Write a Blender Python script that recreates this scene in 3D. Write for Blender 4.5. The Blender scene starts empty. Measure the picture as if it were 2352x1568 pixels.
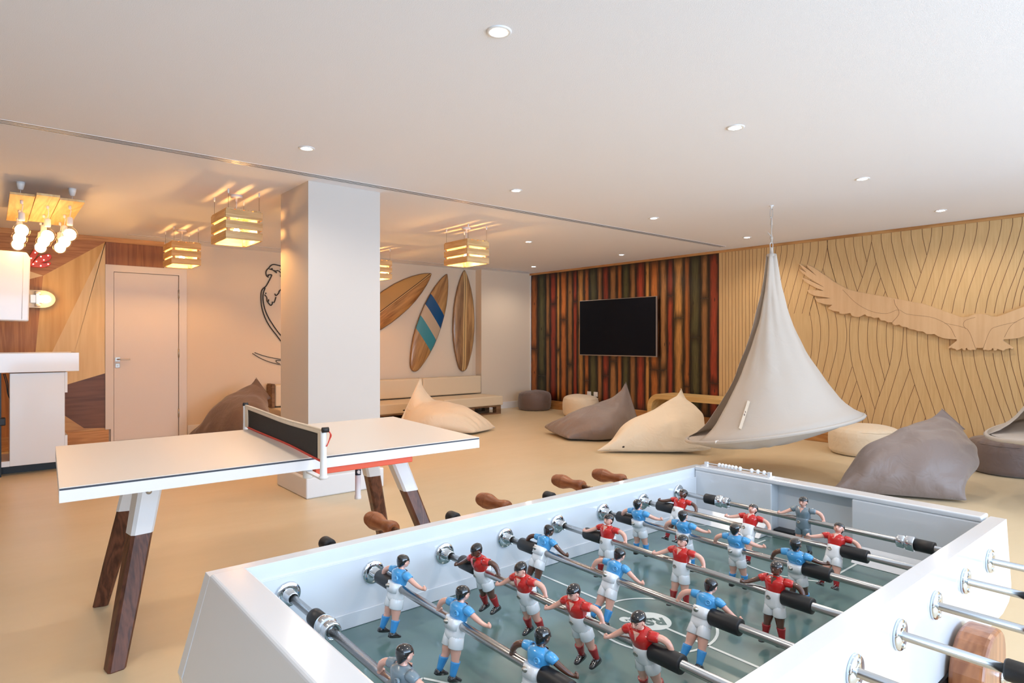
import bpy, bmesh, math, random
from mathutils import Vector, Matrix, noise
random.seed(7)
D = bpy.data; SC = bpy.context.scene; COL = SC.collection
PI = math.pi
# scene constants
EXPOSURE = -0.12
P_NEAR = 530.0
TILT = .38
DAYC = (.54, .75, 1.0)
P_LEFT = 50.0
FLOOR1 = (.83, .76, .63)
FLOOR2 = (.87, .80, .68)
P_DOWN = 30.0
DOWNC = (1.0, .86, .70)
BULB = 760.0
P_CRATE = 16.0
WARM = (1.0, .50, .14)
GLOBE = 23.0
P_CLUST = 26.0
WK = 1.0
FIELD = (.36, .47, .46)
# ---------------------------------------------------------------- camera
F, CX, CY, H = 1435.0, 1176.0, 781.0, 1.255        # focal length and horizon in pixels of 2352x1568, eye height
TH = math.atan2(1719, 1435)
fw = Vector((math.cos(TH), math.sin(TH), 0)); rt = Vector((math.sin(TH), -math.cos(TH), 0))
cd = D.cameras.new('camera'); cam = D.objects.new('camera', cd); COL.objects.link(cam); SC.camera = cam
cam.location = (0, 0, H); cam.rotation_euler = (PI/2, 0, TH - PI/2)
cd.sensor_width = 36; cd.lens = 36*F/2352; cd.shift_y = -3/2352; cd.clip_start = 0.02
# ---------------------------------------------------------------- view, world, daylight
vs = SC.view_settings; vs.view_transform = 'Standard'; vs.look = 'None'; vs.gamma = 1; vs.exposure = EXPOSURE
vs.use_curve_mapping = False
W = D.worlds.new('world'); SC.world = W; W.use_nodes = True
W.node_tree.nodes['Background'].inputs[0].default_value = (0.78, 0.88, 1, 1)
W.node_tree.nodes['Background'].inputs[1].default_value = 1.0
def area(name, loc, rot, sx, sy, power, color):
    l = D.lights.new(name, 'AREA'); l.shape = 'RECTANGLE'; l.size = sx; l.size_y = sy; l.energy = power; l.color = color
    o = D.objects.new(name, l); COL.objects.link(o); o.location = loc; o.rotation_euler = rot
    return o
XR, YF, ZC = 7.92, 9.10, 2.52          # right wall, far wall, ceiling
XL, YN = -6.0, -3.8                    # left and near walls (behind the camera)
WX0, WX1 = -1.5, 7.6                     # the window band in the near wall
area('daylight_near', ((WX0+WX1)/2, YN+0.06, 1.35), (PI/2+TILT, 0, 0), WX1-WX0-.1, 2.05, P_NEAR, DAYC)

# ---------------------------------------------------------------- measuring helpers: a pixel seen on a known plane
def _ray(px, py): return fw + rt*((px-CX)/F), (CY-py)/F
def atZ(px, py, z=0.0):
    d = F*(H-z)/(py-CY); p = fw*d + rt*((px-CX)/F*d); return Vector((p.x, p.y, z))
def atY(px, py, Y):
    v, s = _ray(px, py); t = Y/v.y; return Vector((v.x*t, Y, H+s*t))
def atX(px, py, X):
    v, s = _ray(px, py); t = X/v.x; return Vector((X, v.y*t, H+s*t))
def atD(px, py, d):
    v, s = _ray(px, py); return Vector((v.x*d, v.y*d, H+s*d))
# ---------------------------------------------------------------- materials
MATS = {}
def lin(c): return tuple(((x/12.92) if x <= .04045 else ((x+.055)/1.055)**2.4) for x in c)
def newmat(name):
    m = D.materials.new(name); m.use_nodes = True; MATS[name] = m
    return m, m.node_tree.nodes, m.node_tree.links, m.node_tree.nodes['Principled BSDF']
def mat(name, col, rough=.5, metal=0, coat=0, spec=.5, bump=0, bscale=40, var=0, vscale=6, **kw):
    """sRGB colour, optional soft colour variation and fine bump"""
    m, N, L, b = newmat(name)
    c = lin(col); b.inputs['Base Color'].default_value = (*c, 1)
    b.inputs['Roughness'].default_value = rough; b.inputs['Metallic'].default_value = metal
    b.inputs['Coat Weight'].default_value = coat; b.inputs['Coat Roughness'].default_value = .06
    b.inputs['Specular IOR Level'].default_value = spec
    tc = N.new('ShaderNodeTexCoord')
    if var:
        n = N.new('ShaderNodeTexNoise'); n.inputs['Scale'].default_value = vscale; n.inputs['Detail'].default_value = 4
        L.new(tc.outputs['Object'], n.inputs['Vector'])
        mx = N.new('ShaderNodeMix'); mx.data_type = 'RGBA'
        mx.inputs[6].default_value = (*[x*(1-var) for x in c], 1); mx.inputs[7].default_value = (*[min(1, x*(1+var)) for x in c], 1)
        L.new(n.outputs['Fac'], mx.inputs[0]); L.new(mx.outputs[2], b.inputs['Base Color'])
    if bump:
        n = N.new('ShaderNodeTexNoise'); n.inputs['Scale'].default_value = bscale; n.inputs['Detail'].default_value = 3
        L.new(tc.outputs['Object'], n.inputs['Vector'])
        bp = N.new('ShaderNodeBump'); bp.inputs['Strength'].default_value = bump; bp.inputs['Distance'].default_value = .01
        L.new(n.outputs['Fac'], bp.inputs['Height']); L.new(bp.outputs['Normal'], b.inputs['Normal'])
    return m
def wood(name, c1, c2, axis='z', scale=1.0, rough=.45, knots=0, ring=9.0, coat=0, contrast=1.0):
    """two sRGB tones of grain running along one axis"""
    m, N, L, b = newmat(name)
    tc = N.new('ShaderNodeTexCoord'); mp = N.new('ShaderNodeMapping')
    st = {'x': (.07, 1, 1), 'y': (1, .07, 1), 'z': (1, 1, .07)}[axis]
    mp.inputs['Scale'].default_value = tuple(s*scale for s in st)
    L.new(tc.outputs['Object'], mp.inputs['Vector'])
    n1 = N.new('ShaderNodeTexNoise'); n1.inputs['Scale'].default_value = ring; n1.inputs['Detail'].default_value = 3; n1.inputs['Distortion'].default_value = .6
    n2 = N.new('ShaderNodeTexNoise'); n2.inputs['Scale'].default_value = ring*9; n2.inputs['Detail'].default_value = 5
    L.new(mp.outputs[0], n1.inputs['Vector']); L.new(mp.outputs[0], n2.inputs['Vector'])
    sn = N.new('ShaderNodeMath'); sn.operation = 'SINE'; ml = N.new('ShaderNodeMath'); ml.operation = 'MULTIPLY'; ml.inputs[1].default_value = 38
    L.new(n1.outputs['Fac'], ml.inputs[0]); L.new(ml.outputs[0], sn.inputs[0])
    ad = N.new('ShaderNodeMath'); ad.operation = 'MULTIPLY_ADD'; ad.inputs[1].default_value = .22*contrast; ad.inputs[2].default_value = .0
    L.new(sn.outputs[0], ad.inputs[0])
    a2 = N.new('ShaderNodeMath'); a2.operation = 'MULTIPLY_ADD'; a2.inputs[1].default_value = .9
    L.new(n2.outputs['Fac'], a2.inputs[0]); L.new(ad.outputs[0], a2.inputs[2])
    cr = N.new('ShaderNodeValToRGB'); cr.color_ramp.elements[0].position = .15; cr.color_ramp.elements[1].position = .75
    cr.color_ramp.elements[0].color = (*lin(c2), 1); cr.color_ramp.elements[1].color = (*lin(c1), 1)
    L.new(a2.outputs[0], cr.inputs[0]); out = cr.outputs[0]
    if knots:
        vo = N.new('ShaderNodeTexVoronoi'); vo.inputs['Scale'].default_value = knots
        mp2 = N.new('ShaderNodeMapping'); mp2.inputs['Scale'].default_value = {'x': (.4, 1, 1), 'y': (1, .4, 1), 'z': (1, 1, .4)}[axis]
        L.new(tc.outputs['Object'], mp2.inputs['Vector']); L.new(mp2.outputs[0], vo.inputs['Vector'])
        r2 = N.new('ShaderNodeValToRGB'); r2.color_ramp.elements[0].position = .035; r2.color_ramp.elements[1].position = .09
        r2.color_ramp.elements[0].color = (.16, .07, .03, 1); r2.color_ramp.elements[1].color = (1, 1, 1, 1)
        L.new(vo.outputs['Distance'], r2.inputs[0])
        mm = N.new('ShaderNodeMix'); mm.data_type = 'RGBA'; mm.blend_type = 'MULTIPLY'; mm.inputs[0].default_value = 1
        L.new(out, mm.inputs[6]); L.new(r2.outputs[0], mm.inputs[7]); out = mm.outputs[2]
    L.new(out, b.inputs['Base Color'])
    b.inputs['Roughness'].default_value = rough; b.inputs['Coat Weight'].default_value = coat; b.inputs['Coat Roughness'].default_value = .15
    bp = N.new('ShaderNodeBump'); bp.inputs['Strength'].default_value = .12; bp.inputs['Distance'].default_value = .002
    L.new(n2.outputs['Fac'], bp.inputs['Height']); L.new(bp.outputs['Normal'], b.inputs['Normal'])
    return m
def emis(name, col, strength, base=(1, 1, 1)):
    m, N, L, b = newmat(name)
    b.inputs['Base Color'].default_value = (*base, 1)
    b.inputs['Emission Color'].default_value = (*col, 1); b.inputs['Emission Strength'].default_value = strength
    return m
M_pillar = mat('pillar_paint', (.83, .80, .78), .8)
M_ceil = mat('ceiling_paint', (.94, .95, .99), .85, bump=.15, bscale=220)
M_wall = mat('wall_paint', (.89, .825, .745), .85, bump=.06, bscale=160)
M_trim = mat('white_trim', (.91, .91, .92), .45)
M_door = mat('door_paint', (.88, .85, .83), .5)
M_white = mat('white_lacquer', (.93, .94, .95), .22, coat=.5)
M_steelw = mat('white_steel', (.93, .93, .94), .4)
M_plast = mat('white_plastic', (.93, .93, .93), .35)
M_black = mat('black_rubber', (.11, .11, .12), .45)
M_blackm = mat('black_metal', (.05, .05, .06), .4)
M_chrome = mat('chrome', (.86, .88, .9), .07, metal=1)
M_steel = mat('brushed_steel', (.70, .69, .68), .24, metal=1)
M_satin = mat('satin_nickel', (.72, .70, .67), .35, metal=1)
M_wwood = wood('light_ash_panel', (.84, .70, .50), (.79, .64, .44), 'z', 1, .5, contrast=.5)
M_wwood2 = wood('eagle_ash', (.86, .71, .54), (.82, .66, .49), 'z', .7, .5, ring=5, contrast=.6)
M_base = wood('skirting_oak', (.78, .58, .36), (.66, .45, .25), 'y', 1, .45)
M_basex = wood('skirting_oak_x', (.80, .60, .38), (.70, .50, .29), 'x', 1, .45)
M_pine = wood('crate_pine', (.90, .76, .56), (.80, .63, .42), 'y', 1.2, .6, knots=5)
M_pinex = wood('crate_pine_x', (.90, .76, .56), (.80, .63, .42), 'x', 1.2, .6, knots=5)
M_walnut = wood('walnut', (.44, .26, .18), (.28, .15, .10), 'z', 2, .4, ring=6)
M_teak = wood('teak', (.66, .42, .27), (.50, .29, .18), 'z', 2, .35, ring=7)
M_teaky = wood('teak_handle', (.64, .38, .22), (.50, .27, .14), 'y', 3, .4, ring=7)
M_groove = mat('dark_groove', (.46, .32, .22), .8)
M_pallet = wood('pallet_wood', (.55, .42, .30), (.38, .27, .18), 'x', 1, .7)
# floor: poured sand coloured resin
M_floor, N, L, b = newmat('sand_resin_floor')
tc = N.new('ShaderNodeTexCoord'); n1 = N.new('ShaderNodeTexNoise'); n1.inputs['Scale'].default_value = 1.3; n1.inputs['Detail'].default_value = 6; n1.inputs['Roughness'].default_value = .65
mpf = N.new('ShaderNodeMapping'); mpf.inputs['Scale'].default_value = (.45, 1.4, 1); L.new(tc.outputs['Object'], mpf.inputs[0]); L.new(mpf.outputs[0], n1.inputs['Vector'])
cr = N.new('ShaderNodeValToRGB'); cr.color_ramp.elements[0].position = .3; cr.color_ramp.elements[1].position = .7
cr.color_ramp.elements[0].color = (*lin(FLOOR1), 1); cr.color_ramp.elements[1].color = (*lin(FLOOR2), 1)
L.new(n1.outputs['Fac'], cr.inputs[0]); L.new(cr.outputs[0], b.inputs['Base Color']); b.inputs['Roughness'].default_value = .33
n2 = N.new('ShaderNodeTexNoise'); n2.inputs['Scale'].default_value = 9; n2.inputs['Detail'].default_value = 3; L.new(mpf.outputs[0], n2.inputs['Vector'])
mr = N.new('ShaderNodeMapRange'); mr.inputs[3].default_value = .28; mr.inputs[4].default_value = .42; L.new(n2.outputs['Fac'], mr.inputs[0]); L.new(mr.outputs[0], b.inputs['Roughness'])
def fabric(name, c, rough=.75, sheen=.2, bump=.35, bscale=7, transl=0):
    m, N, L, b = newmat(name)
    b.inputs['Base Color'].default_value = (*lin(c), 1); b.inputs['Roughness'].default_value = rough; b.inputs['Sheen Weight'].default_value = sheen
    tc = N.new('ShaderNodeTexCoord'); n = N.new('ShaderNodeTexNoise'); n.inputs['Scale'].default_value = bscale; n.inputs['Detail'].default_value = 2.5; n.inputs['Distortion'].default_value = 1.2
    L.new(tc.outputs['Object'], n.inputs['Vector'])
    bp = N.new('ShaderNodeBump'); bp.inputs['Strength'].default_value = bump; bp.inputs['Distance'].default_value = .03
    L.new(n.outputs['Fac'], bp.inputs['Height']); L.new(bp.outputs['Normal'], b.inputs['Normal'])
    if transl:
        tr = N.new('ShaderNodeBsdfTranslucent'); tr.inputs[0].default_value = (*lin(c), 1); mx = N.new('ShaderNodeMixShader'); mx.inputs[0].default_value = transl
        L.new(b.outputs[0], mx.inputs[1]); L.new(tr.outputs[0], mx.inputs[2]); L.new(mx.outputs[0], N['Material Output'].inputs[0])
    return m
M_grey = fabric('taupe_fabric', (.50, .44, .42), .5, .3)
M_greyd = fabric('dark_taupe_fabric', (.42, .35, .33), .55, .3)
M_cream = fabric('cream_fabric', (.91, .84, .74), .55, .3)
M_leather = fabric('cream_leatherette', (.88, .81, .70), .5, .1, .1, 5)
M_canvas = fabric('white_canvas', (.86, .83, .80), .8, .2, .25, 6, .35)

# ---------------------------------------------------------------- mesh building
class MB:
    def __init__(s): s.v = []; s.f = []; s.m = []; s.sm = []
    def add(s, vs, fs, mi=0, smooth=False):
        o = len(s.v); s.v += [Vector(v) for v in vs]
        for f in fs: s.f.append([o+i for i in f]); s.m.append(mi); s.sm.append(smooth)
        return s
    def box(s, x0, x1, y0, y1, z0, z1, mi=0):
        vs = [(x0,y0,z0),(x1,y0,z0),(x1,y1,z0),(x0,y1,z0),(x0,y0,z1),(x1,y0,z1),(x1,y1,z1),(x0,y1,z1)]
        return s.add(vs, [(0,3,2,1),(4,5,6,7),(0,1,5,4),(1,2,6,5),(2,3,7,6),(3,0,4,7)], mi)
    def loft(s, rings, cap=True, mi=0, smooth=True, closed=True):
        n = len(rings[0]); o = len(s.v); s.v += [Vector(p) for r in rings for p in r]
        for i in range(len(rings)-1):
            for j in range(n if closed else n-1):
                k = (j+1) % n
                s.f.append([o+i*n+j, o+i*n+k, o+(i+1)*n+k, o+(i+1)*n+j]); s.m.append(mi); s.sm.append(smooth)
        if cap:
            s.f.append([o+j for j in range(n)][::-1]); s.m.append(mi); s.sm.append(False)
            s.f.append([o+(len(rings)-1)*n+j for j in range(n)]); s.m.append(mi); s.sm.append(False)
        return s
    def tube(s, pts, r, n=12, cap=True, mi=0, smooth=True):
        pts = [Vector(p) for p in pts]; R = r if isinstance(r, (list, tuple)) else [r]*len(pts)
        rings = []; up = None
        for i, p in enumerate(pts):
            t = (pts[min(i+1, len(pts)-1)] - pts[max(i-1, 0)]).normalized()
            if up is None:
                up = Vector((0, 0, 1)) if abs(t.z) < .9 else Vector((1, 0, 0))
            a = (up - t*up.dot(t)).normalized(); bb = t.cross(a); up = a
            rings.append([p + (a*math.cos(2*PI*k/n) + bb*math.sin(2*PI*k/n))*R[i] for k in range(n)])
        return s.loft(rings, cap, mi, smooth)
    def lathe(s, prof, c=(0,0,0), ax='z', n=32, mi=0, smooth=True, cap=True):
        """prof = [(radius, height)...]"""
        c = Vector(c); rings = []
        for r, h in prof:
            ring = []
            for k in range(n):
                a = 2*PI*k/n; u, v = r*math.cos(a), r*math.sin(a)
                ring.append(c + Vector({'z': (u, v, h), 'y': (v, h, u), 'x': (h, u, v)}[ax]))
            rings.append(ring)
        return s.loft(rings, cap, mi, smooth)
    def prism(s, poly, axis, a, b, mi=0):
        """2-D outline extruded from a to b along axis; poly coords are the other two axes in xyz order"""
        def P(p, t): return {'x': (t, p[0], p[1]), 'y': (p[0], t, p[1]), 'z': (p[0], p[1], t)}[axis]
        n = len(poly); vs = [P(p, a) for p in poly] + [P(p, b) for p in poly]
        fs = [list(range(n))[::-1], list(range(n, 2*n))] + [[i, (i+1) % n, n+(i+1) % n, n+i] for i in range(n)]
        return s.add(vs, fs, mi)
    def ball(s, c, rx, ry=None, rz=None, n=20, m=12, mi=0):
        ry = ry or rx; rz = rz or rx; c = Vector(c)
        rings = [[c + Vector((rx*math.sin(PI*i/m)*math.cos(2*PI*k/n), ry*math.sin(PI*i/m)*math.sin(2*PI*k/n), -rz*math.cos(PI*i/m))) for k in range(n)] for i in range(m+1)]
        rings[0] = [c + Vector((rx*.02*math.cos(2*PI*k/n), ry*.02*math.sin(2*PI*k/n), -rz)) for k in range(n)]
        rings[-1] = [c + Vector((rx*.02*math.cos(2*PI*k/n), ry*.02*math.sin(2*PI*k/n), rz)) for k in range(n)]
        return s.loft(rings, True, mi, True)
    def scale(s, k): s.v = [v*k for v in s.v]; return s
    def xf(s, M): s.v = [M @ v for v in s.v]; return s
    def mesh(s, name, mats):
        me = D.meshes.new(name); me.from_pydata([tuple(v) for v in s.v], [], s.f)
        for m in (mats if isinstance(mats, (list, tuple)) else [mats]): me.materials.append(m)
        me.polygons.foreach_set('material_index', s.m); me.polygons.foreach_set('use_smooth', s.sm)
        bm = bmesh.new(); bm.from_mesh(me); bmesh.ops.recalc_face_normals(bm, faces=bm.faces); bm.to_mesh(me); bm.free()
        me.update(); return me
def wpos(o):
    p = Vector((0, 0, 0))
    while o: p += o.location; o = o.parent
    return p
def obj(name, mb, mats, parent=None, bev=0, seg=2, sub=0, local=False, org=None, label=None):
    """one mesh object; coordinates are the room's unless local"""
    if not local:
        if parent is not None: org = wpos(parent) if org is None else Vector(org)
        elif org is None:
            xs = [v.x for v in mb.v]; ys = [v.y for v in mb.v]; org = Vector(((min(xs)+max(xs))/2, (min(ys)+max(ys))/2, min(v.z for v in mb.v)))
        else: org = Vector(org)
        mb.v = [v - org for v in mb.v]
    me = mb.mesh(name, mats); o = D.objects.new(name, me); COL.objects.link(o)
    if parent is not None: o.parent = parent
    elif not local: o.location = org
    if parent is not None and not local: o.location = org - wpos(parent)
    if bev:
        md = o.modifiers.new('bevel', 'BEVEL'); md.width = bev; md.segments = seg; md.limit_method = 'ANGLE'; md.angle_limit = .6
        md.harden_normals = False
    if sub:
        md = o.modifiers.new('subdivision', 'SUBSURF'); md.levels = sub; md.render_levels = sub
    if label: o['label'] = label
    return o
def tag(o, label, cat, group=None, kind=None):
    if label: o['label'] = label
    if cat: o['category'] = cat
    if group: o['group'] = group
    if kind: o['kind'] = kind
    return o
def thing(name, label, cat, loc, group=None, rot=(0, 0, 0)):
    o = D.objects.new(name, None); COL.objects.link(o); o.location = loc; o.rotation_euler = rot
    o.empty_display_size = .1
    return tag(o, label, cat, group)
def struct(name, mb, m, parent=None, label=None, bev=0, **kw):
    o = obj(name, mb, m, parent, bev=bev, **kw)
    if parent is None: o['kind'] = 'structure'
    if label: o['label'] = label
    return o
def kids(o): return [c for c in D.objects if c.parent == o]
def copy_tree(o, parent=None):
    c = o.copy(); COL.objects.link(c); c.parent = parent
    for ch in kids(o): copy_tree(ch, c)
    return c
def bez(P, n):
    """Catmull-Rom through points"""
    P = [Vector(p) for p in P]; Q = [2*P[0]-P[1]] + P + [2*P[-1]-P[-2]]; out = []
    for i in range(1, len(Q)-2):
        for k in range(n):
            t = k/n; a, b_, c, d = Q[i-1], Q[i], Q[i+1], Q[i+2]
            out.append(.5*((2*b_) + (c-a)*t + (2*a-5*b_+4*c-d)*t*t + (3*b_-a-3*c+d)*t**3))
    out.append(P[-1]); return out
# ================================================================ THE ROOM
T = .15
struct('floor', MB().box(XL-T, XR+T, YN-T, YF+T+.3, -.1, 0), M_floor, label='poured sand-coloured resin floor')
struct('ceiling', MB().box(XL-T, XR+T, YN-T, YF+T+.3, ZC, ZC+.15), M_ceil, label='smooth white ceiling')
struct('wall_right', MB().box(XR, XR+T, YN-T, YF+T, 0, ZC), M_wall, label='side wall behind the panelling')
XS = 6.74                                   # where the far wall steps forward
struct('wall_far', MB().box(XL-T, XS, YF, YF+T, 0, ZC).box(XS, XR, 8.93, YF+T, 0, ZC), M_wall, label='far white painted wall with a shallow step')
struct('wall_near', MB().box(XL-T, XR+T, YN-T, YN, 0, .3).box(XL-T, XR+T, YN-T, YN, 2.4, ZC)
       .box(XL-T, WX0, YN-T, YN, .3, 2.4).box(WX1, XR+T, YN-T, YN, .3, 2.4), M_wall)
struct('wall_left', MB().box(XL-T, XL, YN, YF, 0, ZC), M_wall)
wf = MB()
for k in range(7):
    x = WX0 + (WX1-WX0)*k/6; wf.box(x-.03, x+.03, YN-.1, YN-.04, .3, 2.4)
wf.box(WX0, WX1, YN-.1, YN-.04, .3, .36).box(WX0, WX1, YN-.1, YN-.04, 2.34, 2.4)
struct('window_1', wf, M_trim, label='white window frame in the near wall')
# skirting
struct('baseboard_far', MB().box(2.0, 3.0, YF-.015, YF, 0, .13).box(XS, 7.86, 8.915, 8.93, 0, .12).box(XS-.015, XS, 8.915, YF, 0, .12), M_trim, bev=.004)
struct('baseboard_right', MB().box(XR-.05, XR-.001, YN, 8.93, 0, .085).box(XR-.035, XR-.001, YN, 8.93, .085, .15), M_base, bev=.004)
struct('trim_1', MB().box(XR-.03, XR-.001, YN, 8.93, ZC-.035, ZC), M_base, bev=.002, label='narrow oak strip along the top of the side wall')
# the pillar
px0, px1, py0, py1 = 1.935, 2.565, 4.84, 5.45
pl = thing('pillar', 'square white painted pillar behind the table tennis table', 'pillar', ((px0+px1)/2, (py0+py1)/2, 0))
pl['kind'] = 'structure'
obj('column', MB().box(px0, px1, py0, py1, 0, ZC), M_pillar, pl)
obj('skirting', MB().box(px0-.025, px1+.025, py0-.025, py1+.025, 0, .165), M_trim, pl, bev=.012, seg=3)
# ceiling slot diffusers
def slot(x0, x1, yc, n, name, label, w=.085):
    t = thing(name, label, 'air vent', ((x0+x1)/2, yc, ZC-.012))
    fr = MB().box(x0, x1, yc-w/2-.006, yc-w/2+.003, ZC-.0022, ZC).box(x0, x1, yc+w/2-.003, yc+w/2+.006, ZC-.0022, ZC)
    for k in range(1, n): fr.box(x0, x1, yc-w/2+w*k/n-.0055, yc-w/2+w*k/n+.0055, ZC-.0022, ZC)
    fr.box(x0-.008, x0, yc-w/2, yc+w/2, ZC-.0022, ZC).box(x1, x1+.008, yc-w/2, yc+w/2, ZC-.0022, ZC)
    obj('frame', fr, M_trim, t)
    obj('slot_channel', MB().box(x0, x1, yc-w/2+.003, yc+w/2-.003, ZC-.0012, ZC-.0003), M_blackm, t)
slot(XL+.05, 7.62, 4.667, 3, 'linear_air_diffuser', 'long white three-slot air diffuser crossing the ceiling by the pillar')
slot(1.25, 7.66, 8.70, 1, 'linear_air_diffuser', 'single-slot air diffuser on the ceiling along the far wall', .03)

# ---------------- colourful plank cladding behind the television
pk = [(0,'o',[880]),(12,'g',[1145]),(55,'b',[738]),(98,'r',[425]),(165,'y',[885]),(198,'o',[582]),(270,'b',[1035]),(328,'r',[405]),(372,'y',[595]),(440,'o',[1190]),
      (490,'g',[]),(570,'b',[]),(622,'r',[1145]),(690,'b',[1000]),(770,'o',[]),(820,'g',[]),(893,'b',[]),(960,'r',[]),(1050,'y',[]),(1095,'o',[1085]),
      (1195,'b',[1085]),(1270,'r',[345]),(1333,'y',[565]),(1437,'o',[1255]),(1500,'g',[760]),(1605,'b',[370]),(1685,'r',[1220]),(1790,'',[])]
xs = [atX(1240+x/4.355, 800, XR-.02).y for x, _, _ in pk]; xs[0] = 8.93; ys0 = xs[1]
xs[1] = (8.93+xs[2])/2
pal = {'g': (.33, .32, .19), 'b': (.62, .42, .24), 'r': (.60, .22, .13), 'y': (.74, .52, .27), 'o': (.68, .39, .17)}
me = D.meshes.new('plank_cladding'); bmx = bmesh.new(); uv = bmx.loops.layers.uv.new('UVMap'); uv2 = bmx.loops.layers.uv.new('Ends'); colr = bmx.loops.layers.float_color.new('Tone')
for i in range(len(pk)-1):
    y1, y0 = xs[i], xs[i+1]; zt, zb = ZC-.03, .15
    zs = [zt] + [atX(1240+(pk[i][0]+pk[i+1][0])/2/4.355, 600+j/4.355, XR-.02).z for j in pk[i][2]] + [zb]
    for k in range(len(zs)-1):
        a, c_ = zs[k], zs[k+1]; mid = (a+c_)/2; jit = .85+.3*random.random(); cc = [min(1, q*jit) for q in lin(pal[pk[i][1]])]
        dx = .012 + .002*random.random()
        for za, zb_, ea, eb in ((a, mid, 0, a-mid), (mid, c_, mid-c_, 0)):
            g = .0012
            P = [(XR-dx, y0+g, zb_+(g if eb == 0 else 0)), (XR-dx, y1-g, zb_+(g if eb == 0 else 0)), (XR-dx, y1-g, za-(g if ea == 0 else 0)), (XR-dx, y0+g, za-(g if ea == 0 else 0))]
            vs_ = [bmx.verts.new(p) for p in P]; f = bmx.faces.new(vs_)
            for l, (u_, e_, z_) in zip(f.loops, ((0, eb, zb_), (1, eb, zb_), (1, ea, za), (0, ea, za))):
                l[uv].uv = (u_, z_*1.0+i*3.7+k*1.3); l[uv2].uv = (u_*(y1-y0), e_); l[colr] = (*cc, 1)
        # the sides of each board
        for P in ([(XR-dx, y0+.0012, c_), (XR-dx, y0+.0012, a), (XR-.001, y0+.0012, a), (XR-.001, y0+.0012, c_)], [(XR-dx, y1-.0012, c_), (XR-.001, y1-.0012, c_), (XR-.001, y1-.0012, a), (XR-dx, y1-.0012, a)]):
            f = bmx.faces.new([bmx.verts.new(p) for p in P])
            for l in f.loops: l[colr] = (*[q*.2 for q in cc], 1)
bmx.to_mesh(me); bmx.free()
M_plank, N, L, b = newmat('stained_plank')
at = N.new('ShaderNodeAttribute'); at.attribute_name = 'Tone'
u1 = N.new('ShaderNodeUVMap'); u1.uv_map = 'UVMap'; u2 = N.new('ShaderNodeUVMap'); u2.uv_map = 'Ends'
sp = N.new('ShaderNodeSeparateXYZ'); L.new(u1.outputs[0], sp.inputs[0]); s2 = N.new('ShaderNodeSeparateXYZ'); L.new(u2.outputs[0], s2.inputs[0])
mp = N.new('ShaderNodeMapping'); mp.inputs['Scale'].default_value = (1.6, .9, 1); L.new(u1.outputs[0], mp.inputs[0])
nn = N.new('ShaderNodeTexNoise'); nn.inputs['Scale'].default_value = 3; nn.inputs['Detail'].default_value = 4; L.new(mp.outputs[0], nn.inputs['Vector'])
mp3 = N.new('ShaderNodeMapping'); mp3.inputs['Scale'].default_value = (9, 1.4, 1); L.new(u1.outputs[0], mp3.inputs[0])
ng = N.new('ShaderNodeTexNoise'); ng.inputs['Scale'].default_value = 4; ng.inputs['Detail'].default_value = 7; ng.inputs['Distortion'].default_value = 1; L.new(mp3.outputs[0], ng.inputs['Vector'])
def mth(op, a, b2=None, c2=None, clamp=False):
    n = N.new('ShaderNodeMath'); n.operation = op; n.use_clamp = clamp
    for i, v in enumerate((a, b2, c2)):
        if v is None: continue
        if hasattr(v, 'is_linked'): L.new(v, n.inputs[i])
        else: n.inputs[i].default_value = v
    return n.outputs[0]
ed = mth('SUBTRACT', 1, sp.outputs[0]); ed = mth('MINIMUM', ed, sp.outputs[0]); ed = mth('MULTIPLY_ADD', nn.outputs['Fac'], .5, mth('SUBTRACT', ed, .33))
ed = mth('MULTIPLY', ed, 3.4, clamp=True)
ee = mth('MULTIPLY_ADD', nn.outputs['Fac'], .10, mth('SUBTRACT', s2.outputs[1], .04)); ee = mth('MULTIPLY', ee, 7, clamp=True)
bm_ = mth('MULTIPLY', ed, ee); gr = mth('MULTIPLY_ADD', ng.outputs['Fac'], 2.0, -.15); bm_ = mth('MULTIPLY_ADD', bm_, .92, .08); bm_ = mth('MULTIPLY', bm_, gr)
vo = N.new('ShaderNodeTexVoronoi'); vo.inputs['Scale'].default_value = 3.0; mp4 = N.new('ShaderNodeMapping'); mp4.inputs['Scale'].default_value = (.55, 1, 1); L.new(u1.outputs[0], mp4.inputs[0]); L.new(mp4.outputs[0], vo.inputs['Vector'])
kn = mth('MULTIPLY', mth('SUBTRACT', vo.outputs['Distance'], .05), 14, clamp=True); bm_ = mth('MULTIPLY', bm_, mth('MULTIPLY_ADD', kn, .85, .15))
mx = N.new('ShaderNodeMix'); mx.data_type = 'RGBA'; mx.blend_type = 'MULTIPLY'; mx.inputs[0].default_value = 1
L.new(at.outputs['Color'], mx.inputs[6]); L.new(bm_, mx.inputs[7]); L.new(mx.outputs[2], b.inputs['Base Color'])
b.inputs['Roughness'].default_value = .38
me.materials.append(M_plank)
o = D.objects.new('plank_cladding', me); COL.objects.link(o)
tag(o, 'wall cladding of red, green, brown and orange stained vertical planks behind the television', 'wall cladding')
struct('trim_2', MB().box(XR-.022, XR-.001, 8.905, 8.928, .15, ZC-.035), M_trim)

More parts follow.
